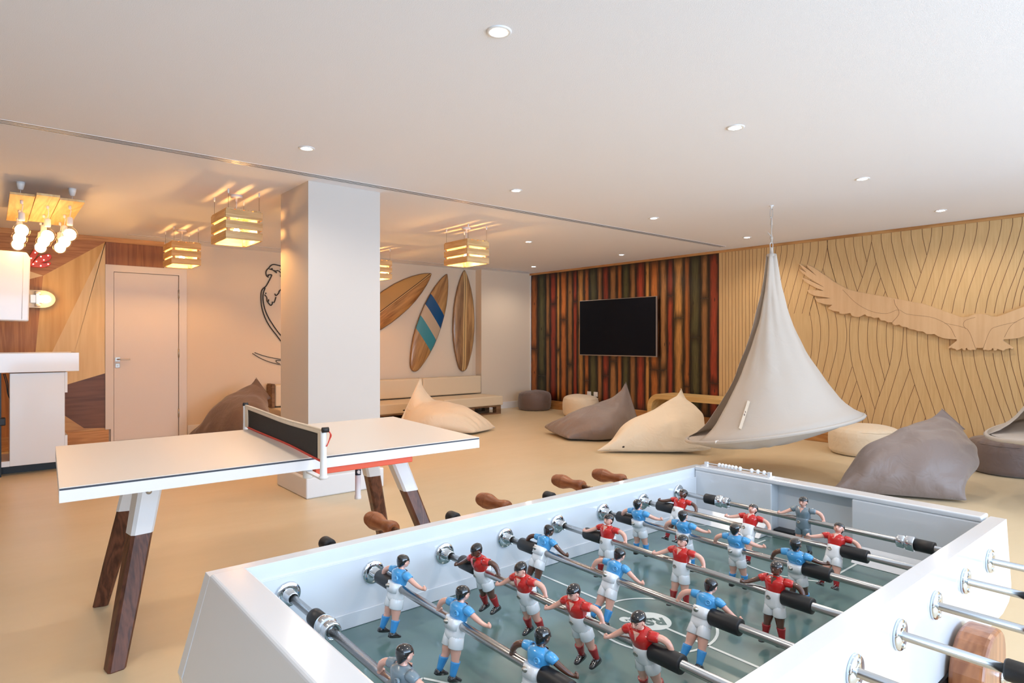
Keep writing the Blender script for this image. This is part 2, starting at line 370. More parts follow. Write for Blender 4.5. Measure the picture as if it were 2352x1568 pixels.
# ---------------- light wood panelling with carved flowing lines
YP = xs[-1]-.003
wp = thing('carved_wood_panelling', 'light wood wall panelling carved with long flowing dark lines, right of the planks', 'wall panelling', (XR, 1.5, .15))
obj('panel', MB().box(XR-.02, XR-.001, YN+.01, YP, .15, ZC-.035), M_wwood, wp)
gr = MB()
def groove(pts, w=.0023):
    pts = bez([Vector((p[0], p[1], 0)) for p in pts], 5) if len(pts) > 2 else [Vector((*p, 0)) for p in pts]
    Lf, Rt = [], []
    for i, p in enumerate(pts):
        t = (pts[min(i+1, len(pts)-1)]-pts[max(i-1, 0)]).normalized(); n = Vector((-t.y, t.x, 0))*w
        Lf.append(p+n); Rt.append(p-n)
    x = XR-.0212; vs_ = []
    for l, r_ in zip(Lf, Rt): vs_ += [(x, l.x, l.y), (x, r_.x, r_.y), (x+.001, l.x, l.y), (x+.001, r_.x, r_.y)]
    fs = []
    for i in range(len(pts)-1):
        a = 4*i; c = a+4
        fs += [(a, a+1, c+1, c), (a, c, c+2, a+2), (a+1, a+3, c+3, c+1)]
    gr.add(vs_, fs)
GA = dict(A=(1640, 480, 6.533), B=(1900, 480, 5.204), C=(1860, 660, 4.78), D=(1860, 820, 4.78))
def wpt(k, x, y):
    ox, oy, s = GA[k]; p = atX(ox+x/s, oy+y/s, XR-.02); return (p.y, min(max(p.z, .152), ZC-.036))
for x in (125,172,220,270,322,372,421,475,530,578):
    a = wpt('A', x, 560); groove([(a[0], ZC-.036), (a[0]-.002, .152)])
TR = """A 645,560 640,750 632,1000 600,1568|A 712,560 705,800 670,1150 630,1568|A 755,555 745,850 705,1250 670,1568|A 787,550 775,850 740,1300 700,1568
A 930,530 925,640 900,800 850,1000|A 1010,520 1008,650 990,760 945,1000 900,1170|A 1100,505 1098,640 1070,800 975,1170 940,1300|A 1205,495 1200,650 1165,800 1020,1345 990,1450
A 1335,480 1330,650 1290,820 1095,1530 1080,1590|A 1450,465 1440,640 1400,820 1201,1568|A 1565,450 1560,640 1500,890 1320,1568|A 1697,435 1697,580 1635,890 1500,1310 1440,1530 1430,1600
A 1697,580 1740,780 1838,1125|A 1635,890 1670,1020|A 1500,1310 1530,1400 1570,1568|B 5,350 5,440 30,600 110,895|B 105,335 107,460 150,620 240,950|B 207,320 210,430 250,620 360,985|B 313,305 318,430 350,600 420,820
B 418,290 422,410 440,500 475,635|B 530,280 530,390 475,635 420,820 360,985|B 530,390 550,480 585,640 640,820 720,1050|B 585,645 530,800 467,1005|B 640,820 570,1025|B 693,985 672,1045|B 645,265 647,380 670,500 720,680 850,1080
B 765,250 768,370 800,520 860,720 980,1100|B 882,235 885,350 915,500 960,660 1058,945|B 1003,220 1005,330 1030,450 1120,765|B 1135,205 1140,320 1165,440 1190,550|B 1250,190 1245,320 1225,420 1190,560 1120,770 1058,955 1005,1105
B 1380,175 1378,280 1350,430 1290,640 1125,1125|B 1515,160 1510,280 1480,430 1400,680 1245,1160|B 1652,145 1648,270 1610,430 1530,680 1430,980 1365,1200|B 1793,125 1788,250 1750,420 1650,700 1540,1010 1490,1245|B 1940,108 1935,240 1890,420 1780,720 1670,1030 1625,1245
B 2087,87 2080,220 2030,420 1900,760 1800,1080 1765,1245|B 2218,72 2212,210 2150,430 2040,730 1930,1030 1890,1245|B 2332,60 2325,190 2260,430 2150,720 2040,1030 1995,1245|B 2450,50 2440,190 2375,430 2260,760 2160,1020 2105,1245|B 2570,40 2560,190 2490,400 2352,700 2250,1020 2210,1195
B 2690,25 2680,190 2590,430 2440,700 2325,1000 2300,1160|B 2820,10 2810,190 2700,430 2560,750 2450,1100
C 0,270 20,400 30,520 15,740 0,800|C 45,95 5,250|C 45,95 75,200 110,350 118,540 100,720 75,860 60,920|C 165,190 200,330 210,530 190,720 140,945|C 275,270 298,400 302,560 285,720 205,1030|C 385,300 405,480 400,620 370,800 275,1135
C 452,320 437,450 435,580 450,750 470,860 515,1020 585,1243|C 548,325 533,460 533,600 550,760 600,950 685,1243|C 648,325 635,460 635,600 655,760 700,920 770,1165|C 748,340 737,470 738,600 760,760 825,1025|C 848,380 840,480 842,620 860,760 878,860
C 915,420 917,520 910,650 890,790 860,910 760,1200|C 1028,440 1025,560 1010,700 985,830 860,1243|C 1063,440 1063,600 1075,760 1100,890 1150,1060 1210,1243|C 1178,485 1180,620 1195,780 1235,950 1330,1243|C 1293,520 1297,660 1315,800 1360,970 1447,1243
C 1413,545 1418,700 1440,850 1480,990 1567,1243|C 1535,570 1543,740 1570,880 1690,1243|C 1665,690 1690,840 1720,950 1815,1243|C 1795,690 1815,830 1850,960 1945,1243|C 1908,690 1930,830 2060,1243|C 2010,720 2030,840 2060,960 2150,1243|C 2095,640 2115,770 2150,900 2240,1243
C 2190,565 2195,700 2220,860 2310,1160|C 2275,550 2285,720 2310,900 2352,1090|C 2400,560 2405,720 2430,900 2500,1150|C 465,870 350,1225|C 515,1025 440,1243|C 565,1185 545,1243|C 1100,890 975,1243|C 1152,1065 1085,1243
D 585,478 640,695 670,850|D 685,478 715,575|D 766,405 715,575 685,700 650,860|D 350,460 300,640 270,820|D 440,478 425,525 380,700 350,860|D 565,418 510,600 470,860|D 610,575 582,690 560,860|D 860,478 820,600 790,720 760,900|D 975,478 920,620 890,760 870,930
D 1085,478 1020,680 985,850 983,940|D 1205,475 1120,740 1097,870 1090,960|D 1210,478 1270,665 1290,760|D 1268,665 1240,760 1220,960|D 1330,478 1375,615 1440,850 1450,980|D 1447,478 1480,575 1540,800 1570,1000|D 1567,478 1620,640 1650,745 1690,1000|D 1690,478 1770,740 1805,885 1820,1050
D 1815,478 1890,710 1920,825 1950,1060|D 1945,478 2020,700 2050,815 2080,1080|D 2060,478 2140,700 2168,820 2200,1090|D 2150,478 2240,720 2270,835 2300,1100|D 2240,478 2352,850 2390,1120|D 2310,395 2352,540 2450,850 2480,1130|D 2352,325 2450,560 2540,900"""
for row in TR.replace('\n', '|').split('|'):
    k, rest = row.strip().split(' ', 1)
    P = [tuple(float(q) for q in p.split(',')) for p in rest.split()]
    if k in 'CD': P = [p for p in P if True]
    groove([wpt(k, *p) for p in P])
for k in range(16):                                      # the same carving carries on past the edge of the view
    y = 1.12-.2*k
    if y < YN+.1: break
    groove([(y, ZC-.036), (y+.01, 2.25), (y+.13, 1.85), (y+.22, 1.5), (y+.2, 1.1), (y+.05, .6), (y-.05, .152)])
obj('carved_line', gr, M_groove, wp)

# ---------------- the wooden eagle
EO = """300,115 345,130 400,165 470,215 580,290 685,345 780,370 945,400 1065,420 1165,440 1290,465 1385,480 1480,510 1570,545 1670,580 1740,605 1775,612 1825,605 1860,590 1900,580 1930,578
1930,900 1900,900 1890,920 1870,915 1850,922 1820,915 1812,900 1800,905 1800,920 1780,922 1765,905 1740,915 1715,922 1700,908 1680,905 1660,898 1640,905 1635,895 1655,878 1718,830 1715,818 1640,815 1590,808 1540,790 1505,768 1480,770 1430,768 1400,745 1350,742 1320,728 1270,722 1248,705 1200,700 1175,680 1130,685 1110,672 1108,658 1060,656 1040,642 1000,640 980,612 940,618 905,605 870,600 848,582 800,605 760,608 725,595 712,570 650,580 610,575 605,558 550,550 505,530 502,520 540,495 470,488 400,465 380,435 525,430 460,420 370,405 320,380 305,355 330,352 460,360 380,330 300,285 262,250 255,235 300,250 465,328 330,245 250,185 230,150 295,188 225,105 240,108 320,165 393,220 320,150 298,118"""
def ept(s):
    x, y = (float(q) for q in s.split(',')); p = atX(1780+x/4.112, 580+y/4.112, XR-.06); return (p.y, p.z)
e1 = [ept(s) for s in EO.split()]; ym = ept('1930,578')[0]
e2 = [(2*ym-a, z) for a, z in e1][::-1]
half = [p for p in e1]; 
ea = thing('eagle_wall_carving', 'large light wood eagle with spread wings mounted on the carved panelling', 'wall decoration', (XR-.02, ym, .9))
# outline: left wing tip ... head | mirrored right wing ... tail | left tail
i_head = 20
outl = e1[:i_head+1] + [(2*ym-a, z) for a, z in e1[:i_head]][::-1] + [(2*ym-a, z) for a, z in e1[i_head+2:]][::-1] + e1[i_head+2:]
obj('eagle_silhouette', MB().prism(outl, 'x', XR-.060, XR-.0225), M_wwood2, ea)
en = MB()
def eline(s, w=.0018, mir=True):
    P0 = [ept(q) for q in s.split()]
    for P in ([P0] + ([[(2*ym-a, z) for a, z in P0]] if mir else [])):
        pts = bez([Vector((XR-.0605, a, z)) for a, z in P], 6); en.tube(pts, w*.6, 5)
eline('1125,440 1135,490 1165,540 1165,590 1110,655', .0026)
eline('640,350 760,470 900,550 1050,575 1165,540 1250,580 1450,605 1560,640 1650,700 1705,800')
eline('1600,665 1760,700 1830,740 1895,905')
eline('1890,610 1800,640 1780,680 1800,720', .0018, False)
obj('engraved_line', en, M_groove, ea)

# ---------------- geometric veneer wall on the left
VW = [wood('veneer_chestnut', (.74, .52, .30), (.62, .40, .21), 'x', .8, .45), mat('veneer_birch', (.90, .80, .62), .5, var=.05), wood('veneer_teak', (.76, .53, .29), (.64, .41, .20), 'z', .8, .45),
      wood('veneer_pine', (.88, .73, .46), (.80, .62, .34), 'z', .6, .45, ring=4), wood('veneer_plywood', (.90, .80, .62), (.87, .76, .57), 'z', .5, .5), wood('veneer_walnut', (.47, .32, .24), (.36, .23, .17), 'x', .8, .45, ring=5),
      wood('veneer_oak', (.80, .64, .44), (.70, .52, .33), 'x', .8, .45), wood('veneer_dark_chestnut', (.60, .38, .21), (.50, .29, .15), 'z', .8, .45)]
YV = 9.07
def vp(x, y): p = atY(x, y, YV); return (p.x, p.z)
ZT = ZC-.06
V = vp(99, 633); a240 = (vp(243, 553)[0], ZT); c122 = vp(120, 808); c82 = vp(82, 805); xd = vp(241.5, 700)[0]; xl = XL
vx = lambda x, y: vp(x, y)
ex = (c122[0]-a240[0])/(c122[1]-a240[1])          # slope of the long pine edge
zb = .16
wv = thing('veneer_wall_panelling', 'wall of angular wood veneer pieces in several tones, left of the white door', 'wall panelling', (.2, YV, zb))
w155 = vp(150, 884); w239 = vp(241.5, 857); l150 = vp(150, 955); l193 = vp(193, 983)
polys = [
 ([(xl, ZT), (xl, V[1]+.45), (V[0]-1.2, V[1]+.42), V, a240], 0),
 ([(V[0]-1.2, V[1]+.42), V, (V[0]-1.2, V[1]-.46)], 1),
 ([(xl, V[1]+.45), (V[0]-1.2, V[1]+.42), (V[0]-1.2, V[1]-.46), V, c82, (c82[0]-.12, zb), (xl, zb)], 2),
 ([V, a240, c122, (c122[0]-.30, zb), (c82[0]-.12, zb), c82], 3),
 ([a240, (xd, ZT), w239, w155, vp(75, 906), c122], 4),
 ([w239, (xd, zb+.02), l193, l150, vp(75, 906), w155], 5),
 ([vp(75, 906), l150, l193, (xd, zb+.02), (xd, zb), (c122[0]-.30, zb), c122], 6),
]
for P, mi in polys:
    if mi in (4, 5, 6): pass
    obj('veneer_piece', MB().prism(P, 'y', YV, YV+.028), VW[mi], wv)
xt = vp(427, 620)[0]; zd = atY(300, 611, YF-.03).z
obj('veneer_piece', MB().box(xd, atY(377, 600, YV).x, YV, YV+.028, zd+.002, ZT), VW[7], wv)
obj('backing_board', MB().box(xl, xd, YV+.015, YV+.0275, zb+.002, ZT-.002), VW[3], wv)
obj('top_rail', MB().box(xl, atY(377, 600, YV).x, YV-.01, YV+.028, ZT, ZC), M_basex, wv)
obj('bottom_rail', MB().box(xl, atY(249.5, 990, YV).x, YV-.02, YV+.028, 0, zb), M_basex, wv, bev=.003)

# ---------------- the door
dx0, dx1 = 1.10, 1.985
dr = thing('door_1', None, None, ((dx0+dx1)/2, YF, 0)); dr['kind'] = 'structure'; dr['label'] = 'plain white door in the far wall'
zt = 2.185
dj = [(xd, .16), (dx0+.035, .16), (dx0+.035, 0), (1.166, 0), (1.166, 2.10), (1.893, 2.10), (1.893, 0), (dx1, 0), (dx1, zt), (xd, zt)]
obj('door_frame', MB().prism(dj, 'y', YF-.045, YF-.001), M_door, dr, bev=.003)
obj('door_leaf', MB().box(1.17, 1.885, YF-.035, YF-.006, .012, 2.094), M_door, dr, bev=.002)
lf = kids(dr)[-1]
for z in (.25, 1.03, 1.80): obj('hinge', MB().lathe([(.009, z), (.009, z+.11)], (1.889, YF-.042, 0), 'z', 12), M_satin, dr)
h = atY(270, 825, YF-.04)
obj('door_handle', MB().box(h.x-.027, h.x+.027, YF-.045, YF-.034, h.z-.026, h.z+.026).tube([(h.x, YF-.04, h.z), (h.x, YF-.085, h.z), (h.x+.012, YF-.09, h.z), (h.x+.13, YF-.09, h.z)], .009, 10), M_satin, dr, bev=.002, label='satin metal lever handle')
obj('keyhole_plate', MB().box(h.x-.025, h.x+.025, YF-.044, YF-.034, h.z-.105, h.z-.05).lathe([(.008, -.012), (.008, 0)], (h.x, YF-.04, h.z-.077), 'y', 12), M_satin, dr, bev=.003)

# ---------------- downlights
M_led = emis('led_disc', (1, .95, .88), 55)
DL = [(1.60, 2.0), (1.60, 4.03), (3.41, 4.03), (3.40, 2.0), (5.28, 4.03), (5.31, 6.03), (7.17, 6.06), (7.17, 8.01), (7.15, 4.05), (5.25, 2.0), (7.12, 2.0), (-.25, 2.0), (-.25, 0), (1.60, 0), (3.40, 0), (5.25, 0), (7.12, 0)]
WH = ['nearest the top of the picture, above the football table', 'left of the long ceiling slot, above the ping pong table', 'between the pillar and the hanging lamps', 'right, above the football table', 'over the middle of the floor',
      'above the surfboard corner', 'in front of the television', 'nearest the far corner', 'left of the hanging chair rope', 'upper right, in front of the eagle', 'far right, close to the eagle panelling',
      'out of view left of the football table', 'out of view behind the camera, left', 'out of view above the camera side of the football table', 'out of view right of the football table', 'out of view on the right, third along', 'out of view on the right, by the side wall']
first = None
for (x, y), wh in zip(DL, WH):
    if first is None:
        first = t = thing('downlight', None, 'ceiling light', (x, y, ZC-.006), 'recessed ceiling spotlights')
        obj('trim_ring', MB().lathe([(.033, ZC-.001), (.033, ZC-.004), (.046, ZC-.006), (.052, ZC-.003), (.052, ZC)], (x, y, 0), 'z', 28, cap=False), M_trim, t)
        obj('lamp_disc', MB().lathe([(.0005, ZC-.003), (.034, ZC-.003), (.034, ZC-.001)], (x, y, 0), 'z', 24), M_led, t)
        sl = D.lights.new('downlight_beam', 'SPOT'); sl.energy = P_DOWN; sl.color = DOWNC; sl.spot_size = 2.7; sl.spot_blend = .6; sl.shadow_soft_size = .03
        so = D.objects.new('downlight_beam', sl); COL.objects.link(so); so.parent = t; so.location = (0, 0, -.01)
    else:
        t = copy_tree(first); t.location = (x, y, ZC-.006)
    t['label'] = 'round recessed spotlight ' + wh
# ================================================================ TELEVISION CORNER
M_screen = mat('dark_screen', (.05, .065, .10), .4, spec=.1)
M_bezel = mat('silver_bezel', (.62, .60, .58), .3, metal=.8)
a = atX(1331, 691, XR-.09); c_ = atX(1508, 820, XR-.09)
tv = thing('television', 'large black flat-screen television mounted on the stained plank wall', 'television', (XR-.02, (a.y+c_.y)/2, c_.z))
obj('screen', MB().box(XR-.092, XR-.088, c_.y+.012, a.y-.012, c_.z+.016, a.z-.010), M_screen, tv)
obj('bezel', MB().box(XR-.091, XR-.06, c_.y, a.y, c_.z, a.z), M_bezel, tv, bev=.003)
obj('back_housing', MB().box(XR-.061, XR-.016, c_.y+.25, a.y-.25, c_.z+.1, a.z-.25), M_blackm, tv, bev=.01)
ms = (a.y+c_.y)/2; obj('maker_plate', MB().box(XR-.094, XR-.09, ms-.03, ms+.03, c_.z-.004, c_.z+.005), M_bezel, tv)
for i, x in enumerate((1353, 1368)):
    s = atX(x, 903, XR-.02)
    t = thing('wall_socket', ['left', 'right'][i] + ' one of the two white wall sockets above the cream pouf', 'socket', (XR-.014, s.y, .335), 'white wall sockets')
    obj('cover_plate', MB().box(XR-.024, XR-.0135, s.y-.044, s.y+.044, .295, .375), M_plast, t, bev=.003)
    obj('outlet', MB().lathe([(.02, -.0255), (.02, -.0235)], (XR, s.y, .335), 'x', 20), M_plast, t)
# rounded wooden bench
M_bench = wood('bench_maple', (.88, .74, .50), (.80, .64, .40), 'y', .8, .45, ring=5)
yb0, yb1, zb1, th, rr = 4.42, 5.80, .475, .075, .20
def rrect(y0, y1, z1, r, n=8):
    P = [(y1, 0.001)]
    for k in range(n+1):
        a = PI/2*k/n; P.append((y1-r+r*math.cos(a), z1-r+r*math.sin(a)))
    for k in range(n+1):
        a = PI/2+PI/2*k/n; P.append((y0+r+r*math.cos(a), z1-r+r*math.sin(a)))
    P.append((y0, 0.001)); return P
outer = rrect(yb0, yb1, zb1, rr); inner = rrect(yb0+th, yb1-th, zb1-th, rr-th)
tag(obj('arch_bench', MB().prism(outer + inner[::-1], 'x', 7.44, 7.84), M_bench, bev=.004), 'light wood arch-shaped low bench with rounded corners under the television', 'bench')

# ---------------------------------------------------------------- poufs
def pouf(name, label, m, c, r, h, seed, tagm=True, wr=1.0):
    rnd = random.Random(seed); rings = []; n = 72
    prof = [(.0, 0), (.80, 0), (.93, .03), (1.0, .14), (1.03, .42), (1.025, .66), (.99, .80), (.93, .895), (.82, .955), (.60, 1.01), (.30, 1.05), (.02, 1.06)]
    P = []
    for i in range(len(prof)-1):
        for k in range(3): t = k/3; P.append((prof[i][0]*(1-t)+prof[i+1][0]*t, prof[i][1]*(1-t)+prof[i+1][1]*t))
    P.append(prof[-1]); P[0] = (.01, 0)
    ph = [rnd.uniform(0, 6.28) for _ in range(6)]
    for rr_, hh in P:
        ring = []
        for k in range(n):
            a = 2*PI*k/n
            w = math.exp(-((hh-.90)/.10)**2)*.012*wr*(math.sin(17*a+ph[0])+.7*math.sin(29*a+ph[1])) if rr_ > .5 else 0
            lo = 1+.012*math.sin(2*a+ph[2])+.01*math.sin(3*a+ph[3]+hh*2)
            zz = hh*h*(1+.02*math.sin(a+ph[4])*(hh > .5))
            ring.append((c[0]+r*(rr_*lo+w)*math.cos(a), c[1]+r*(rr_*lo+w)*math.sin(a), zz))
        rings.append(ring)
    t = thing(name, label, 'pouf', (c[0], c[1], 0))
    obj('cover', MB().loft(rings), m, t, sub=1)
    pip = MB(); pts = [(c[0]+r*.965*math.cos(a), c[1]+r*.965*math.sin(a), h*.85) for a in [2*PI*k/48 for k in range(49)]]
    pip.tube(pts, .003, 6, cap=False); obj('seam_piping', pip, m, t)
    return t
def at_dist(px, d): p = fw*d + rt*((px-CX)/F*d); return (p.x, p.y)
pouf('pouf', 'dark taupe round pouf in the far corner below the plank wall', M_greyd, (7.56, 8.42), .295, .335, 1)
pouf('pouf', 'cream round pouf in front of the plank wall beside the wall sockets', M_cream, at_dist(1334, 10.42), .298, .335, 2)
pouf('pouf', 'cream round pouf between the hanging chair and the large taupe bean bag', M_cream, at_dist(1983, 6.93), .345, .315, 3, wr=1.6)
p4 = pouf('pouf', 'wrinkled dark taupe round pouf at the right edge of the picture', M_greyd, at_dist(2325, 5.93), .345, .33, 5, wr=2.2)
q = atD(2240, 1042, 5.85); obj('fabric_label', MB().box(q.x-.002, q.x+.012, q.y-.004, q.y+.010, q.z-.02, q.z+.02), M_black, p4)

# ---------------------------------------------------------------- bean bags
def beanbag(label, m, A0, A1, M, N, B0, B1, T, seed, folds=(), tagp=None, nu=60, nv=80, wb=.16, neck=1.0):
    """pillow closed by a low seam A0-A1 and, turned a quarter, by the peak seam B0-B1; its middle runs through M and N"""
    rnd = random.Random(seed)
    A0, A1, M, N, B0, B1 = [Vector(p) for p in (A0, A1, M, N, B0, B1)]
    Am, Bm = (A0+A1)/2, (B0+B1)/2; Ah, Bh = (A1-A0)/2, (B1-B0)/2
    path = bez([Am, M, N, Bm], nu//3); nu = len(path)-1
    Adir = Ah.normalized(); rings = []; ph = [rnd.uniform(0, 6.28) for _ in range(8)]
    for i, c in enumerate(path):
        u = i/nu; tan = (path[min(i+1, nu)]-path[max(i-1, 0)]).normalized()
        nrm = tan.cross(Adir)
        if nrm.z < 0: nrm = -nrm
        nrm.normalize()
        s = math.sin(PI*min(1, u*1.12)/1.0)**.62 if 0 < u*1.12 < 1 else 0.0
        lw = (1-u)**neck
        P = Adir*(Ah.length*lw*(1-.10*math.sin(PI*min(1, u*2.5))) + wb*math.sin(PI*u)**1.2)
        sg = 1 if Bh.dot(nrm) >= 0 else -1
        Q = nrm*(T*s*(1.15-.85*u)) + Bh*sg*(max(0, u)**2.0)
        ring = []; ex = .95
        for k in range(nv):
            a = 2*PI*k/nv; ca, sa = math.cos(a), math.sin(a)
            e2 = ex if u > .12 else .75+.2*u/.12
            p = c + P*math.copysign(abs(ca)**e2, ca) + Q*math.copysign(abs(sa)**e2, sa)
            w = 0
            for (u0, su, amp, fr) in folds:
                w += amp*math.exp(-((u-u0)/su)**2)*math.sin(fr*a+ph[int(fr) % 8]+u*4)
            w += .010*math.exp(-((u-.08)/.09)**2)*math.sin(15*a+ph[1])*abs(sa)
            w += (.022*noise.noise(p*3.1+Vector((seed, 0, 0))) + .010*noise.noise(p*7+Vector((0, seed, 0))))*s
            p = p + (P.normalized()*ca + Q.normalized()*sa)*w if P.length > 1e-4 and Q.length > 1e-4 else p
            if p.z < .05: p.z = max(.002, .05 - .048*(1-math.exp(-(.05-p.z)*22)))
            ring.append(p)
        rings.append(ring)
    t = thing('bean_bag', label, 'bean bag', (M.x, M.y, 0))
    obj('cover', MB().loft(rings), m, t, sub=1)
    sm = MB(); sm.tube([B0.lerp(B1, k/10) for k in range(11)], .004, 6)
    obj('seam_piping', sm, m, t)
    if tagp:
        q = Vector(tagp); obj('fabric_label', MB().box(q.x-.014, q.x+.014, q.y-.003, q.y+.003, q.z-.008, q.z+.008), M_black, t)
    return t
F1 = ((.25, .10, .010, 7), (.60, .07, .012, 5), (.80, .1, .008, 4))
beanbag('cream bean bag lounging between the taupe bean bag and the hanging chair', M_cream, atD(1366, 1038, 6.95), atD(1636, 1031, 6.80), atD(1516, 1000, 7.05), atD(1554, 960, 7.30), atD(1564, 892, 7.35), atD(1594, 965, 7.60), .26, 11, F1, atD(1432, 1026, 6.62), wb=.10)
beanbag('taupe bean bag pointing left in front of the plank wall', M_grey, atD(1248, 980, 8.45), atD(1303, 1007, 7.75), atD(1350, 978, 8.05), atD(1410, 960, 8.30), atD(1437, 877, 8.35), atD(1470, 980, 8.45), .20, 12, F1, wb=.20, neck=.8)
beanbag('cream bean bag in front of the pale pallet sofa', M_cream, atD(1140, 983, 8.75), atD(1090, 993, 8.25), atD(1045, 965, 8.5), atD(975, 955, 8.6), atD(966, 867, 8.7), atD(918, 970, 8.35), .20, 13, F1, atD(928, 942, 8.5), wb=.26, neck=.8)
beanbag('dark taupe bean bag leaning on the far wall beyond the net', M_greyd, atD(428, 1003, 8.0), atD(600, 1010, 7.4), atD(548, 962, 7.9), atD(570, 925, 8.15), atD(588, 867, 8.3), atD(622, 915, 8.15), .24, 14, F1, wb=.12)
beanbag('biggest taupe bean bag with a tall peak, just beyond the football table', M_grey, atD(1903, 1128, 5.15), atD(2222, 1155, 4.80), atD(2092, 1078, 5.10), atD(2138, 1012, 5.28), atD(2163, 938, 5.42), atD(2216, 986, 5.28), .27, 15,
        ((.2, .10, .014, 7), (.45, .06, .018, 5), (.62, .05, .018, 6), (.8, .08, .012, 4)), wb=.13, neck=.9)

# ---------------------------------------------------------------- hanging tent chairs
hp = atZ(1772, 472, ZC)
def hanging_chair(label, hp, dz=0):
    cx, cy = hp.x, hp.y; t = thing('hanging_chair', label, 'hanging chair', (cx, cy, ZC))
    R0 = .775
    # hoop plane: right end high, left end low, near edge raised a little
    def hoop(a, k=1.0):   # a = 0 points right as seen from the camera, +90 away from it
        e = rt*math.cos(a)*R0*k + fw*math.sin(a)*R0*k*.92
        return Vector((cx, cy, .455+dz)) + e + Vector((0, 0, .135*math.cos(a)*k - .062*math.sin(a)*k - .02))
    apex = Vector((cx, cy, 2.06))
    RT = [(0, 0), (.2, .07), (.35, .15), (.5, .265), (.65, .41), (.8, .60), (.9, .745), (.96, .86), (1, 1)]
    def prof_(v):
        for (a, ra), (b_, rb) in zip(RT, RT[1:]):
            if v <= b_: t = (v-a)/(b_-a); return ra+(rb-ra)*t
        return 1
    A0, A1 = math.radians(195), math.radians(195+318)          # the rest is the doorway, at the far left
    n, m = 84, 30; cone = []
    for j in range(m+1):
        v = j/m; row = []
        for i in range(n+1):
            f = i/n
            shrink = .30*math.sin(PI*min(1, v*1.0))**1.2         # doorway edges bow outwards
            a0 = A0 - .0 + shrink*.0; a1 = A1
            a = a0 + (a1-a0)*f
            h_ = hoop(a); rad = prof_(v)
            z = apex.z + (h_.z-apex.z)*(v**.98)
            p = Vector((cx+(h_.x-cx)*rad, cy+(h_.y-cy)*rad, z))
            r0 = .036+.010*math.sin(5*a)
            d = Vector((h_.x-cx, h_.y-cy, 0)).normalized(); p += d*r0*(1-v)
            p += d*(.006*math.sin(7*a+v*4)+.005*math.sin(13*a-v*6)+.02*noise.noise(Vector((math.cos(a)*2, math.sin(a)*2, v*5))))*(v*(1-v)*3)
            if v > .94: p += d*.018*((v-.94)/.06)
            row.append(p)
        cone.append(row)
    o = obj('canopy', MB().loft(cone, cap=False, closed=False), M_canvas, t)
    md = o.modifiers.new('cloth', 'SOLIDIFY'); md.thickness = .003
    bowl = []
    for j in range(17):
        v = j/16; row = []
        for i in range(72):
            a = 2*PI*i/72; h_ = hoop(a, 1-v if v < 1 else .01); hh = hoop(a)
            dp_ = .17*(1-(1-v)**2.0); p = Vector((h_.x, h_.y, h_.z - dp_))
            c0 = -.10*math.cos(a)*0; p += (-rt)*.16*(math.sin(PI*(1-v)/2)*0+v*(1-v)*1.2)
            p.z += .006*math.sin(11*a)*v*(1-v)*4
            row.append(p)
        bowl.append(row)
    o = obj('seat_base', MB().loft(bowl, cap=False), M_canvas, t); md = o.modifiers.new('cloth', 'SOLIDIFY'); md.thickness = .003
    hoopt = MB(); hoopt.tube([hoop(2*PI*i/72) for i in range(73)], .017, 10, cap=False); obj('hoop', hoopt, M_canvas, t)
    mt = MB(); rows = []
    for j in range(6):
        rows.append([hoop(2*PI*i/48, .97*(1-j/5)+.001) + Vector((0, 0, .01-.035*j/5)) for i in range(48)])
    obj('seat_pad', mt.loft(rows, cap=False), M_canvas, t)
    a_ = math.radians(190); e = hoop(math.radians(214)); obj('hoop_cap', MB().tube([e+Vector((0, 0, .004))-rt*.02, e+rt*.03+Vector((0, 0, .01))], .013, 10), M_steelw, t)
    # sewn label close to the doorway
    lb = [hoop(math.radians(222)), ]; pts = []
    for v in (.80, .94):
        h_ = hoop(math.radians(226)); d = Vector((h_.x-cx, h_.y-cy, 0)); rad = prof_(v)
        pts.append(Vector((cx, cy, apex.z+(h_.z-apex.z)*v**.98)) + d*rad + d.normalized()*.02 - fw*.006)
    ax_ = (pts[1]-pts[0]).normalized(); sd = ax_.cross(fw).normalized()*.013; nn_ = ax_.cross(sd).normalized()*.0015
    q8 = [pts[0]-sd-nn_, pts[0]+sd-nn_, pts[1]+sd-nn_, pts[1]-sd-nn_, pts[0]-sd+nn_, pts[0]+sd+nn_, pts[1]+sd+nn_, pts[1]-sd+nn_]
    lbl = obj('sewn_label', MB().add(q8, [(0,3,2,1),(4,5,6,7),(0,1,5,4),(1,2,6,5),(2,3,7,6),(3,0,4,7)]), MATS.get('label_beige') or mat('label_beige', (.80, .73, .65), .7), t)
    mid_ = (pts[0]+pts[1])/2 - fw*.003; obj('label_print', MB().ball(mid_, .006, .003, .012, 10, 6).ball(mid_-ax_*.03, .004, .003, .008, 10, 6), M_greyd, lbl)
    # rope, rings, carabiners
    obj('top_sleeve', MB().lathe([(.030, 2.035), (.041, 2.045), (.040, 2.065), (.018, 2.07), (.016, 2.12), (.02, 2.125)], (cx, cy, 0), 'z', 20), M_canvas, t)
    def ringlink(z0, z1, w):
        n_ = 20; return [Vector((cx, cy, (z0+z1)/2)) + rt*math.sin(2*PI*k/n_)*w + Vector((0, 0, math.cos(2*PI*k/n_)*(z1-z0)/2)) for k in range(n_+1)]
    obj('carabiner', MB().tube(ringlink(2.115, 2.175, .014), .0035, 8, cap=False), M_chrome, t)
    obj('carabiner', MB().tube(ringlink(2.40, 2.50, .013), .004, 8, cap=False), M_chrome, t)
    rope = MB().tube([(cx, cy, 2.165), (cx+.003, cy, 2.20), (cx, cy, 2.24), (cx, cy, 2.30), (cx, cy, 2.36), (cx, cy, 2.41)], [.006, .011, .006, .005, .010, .006], 10)
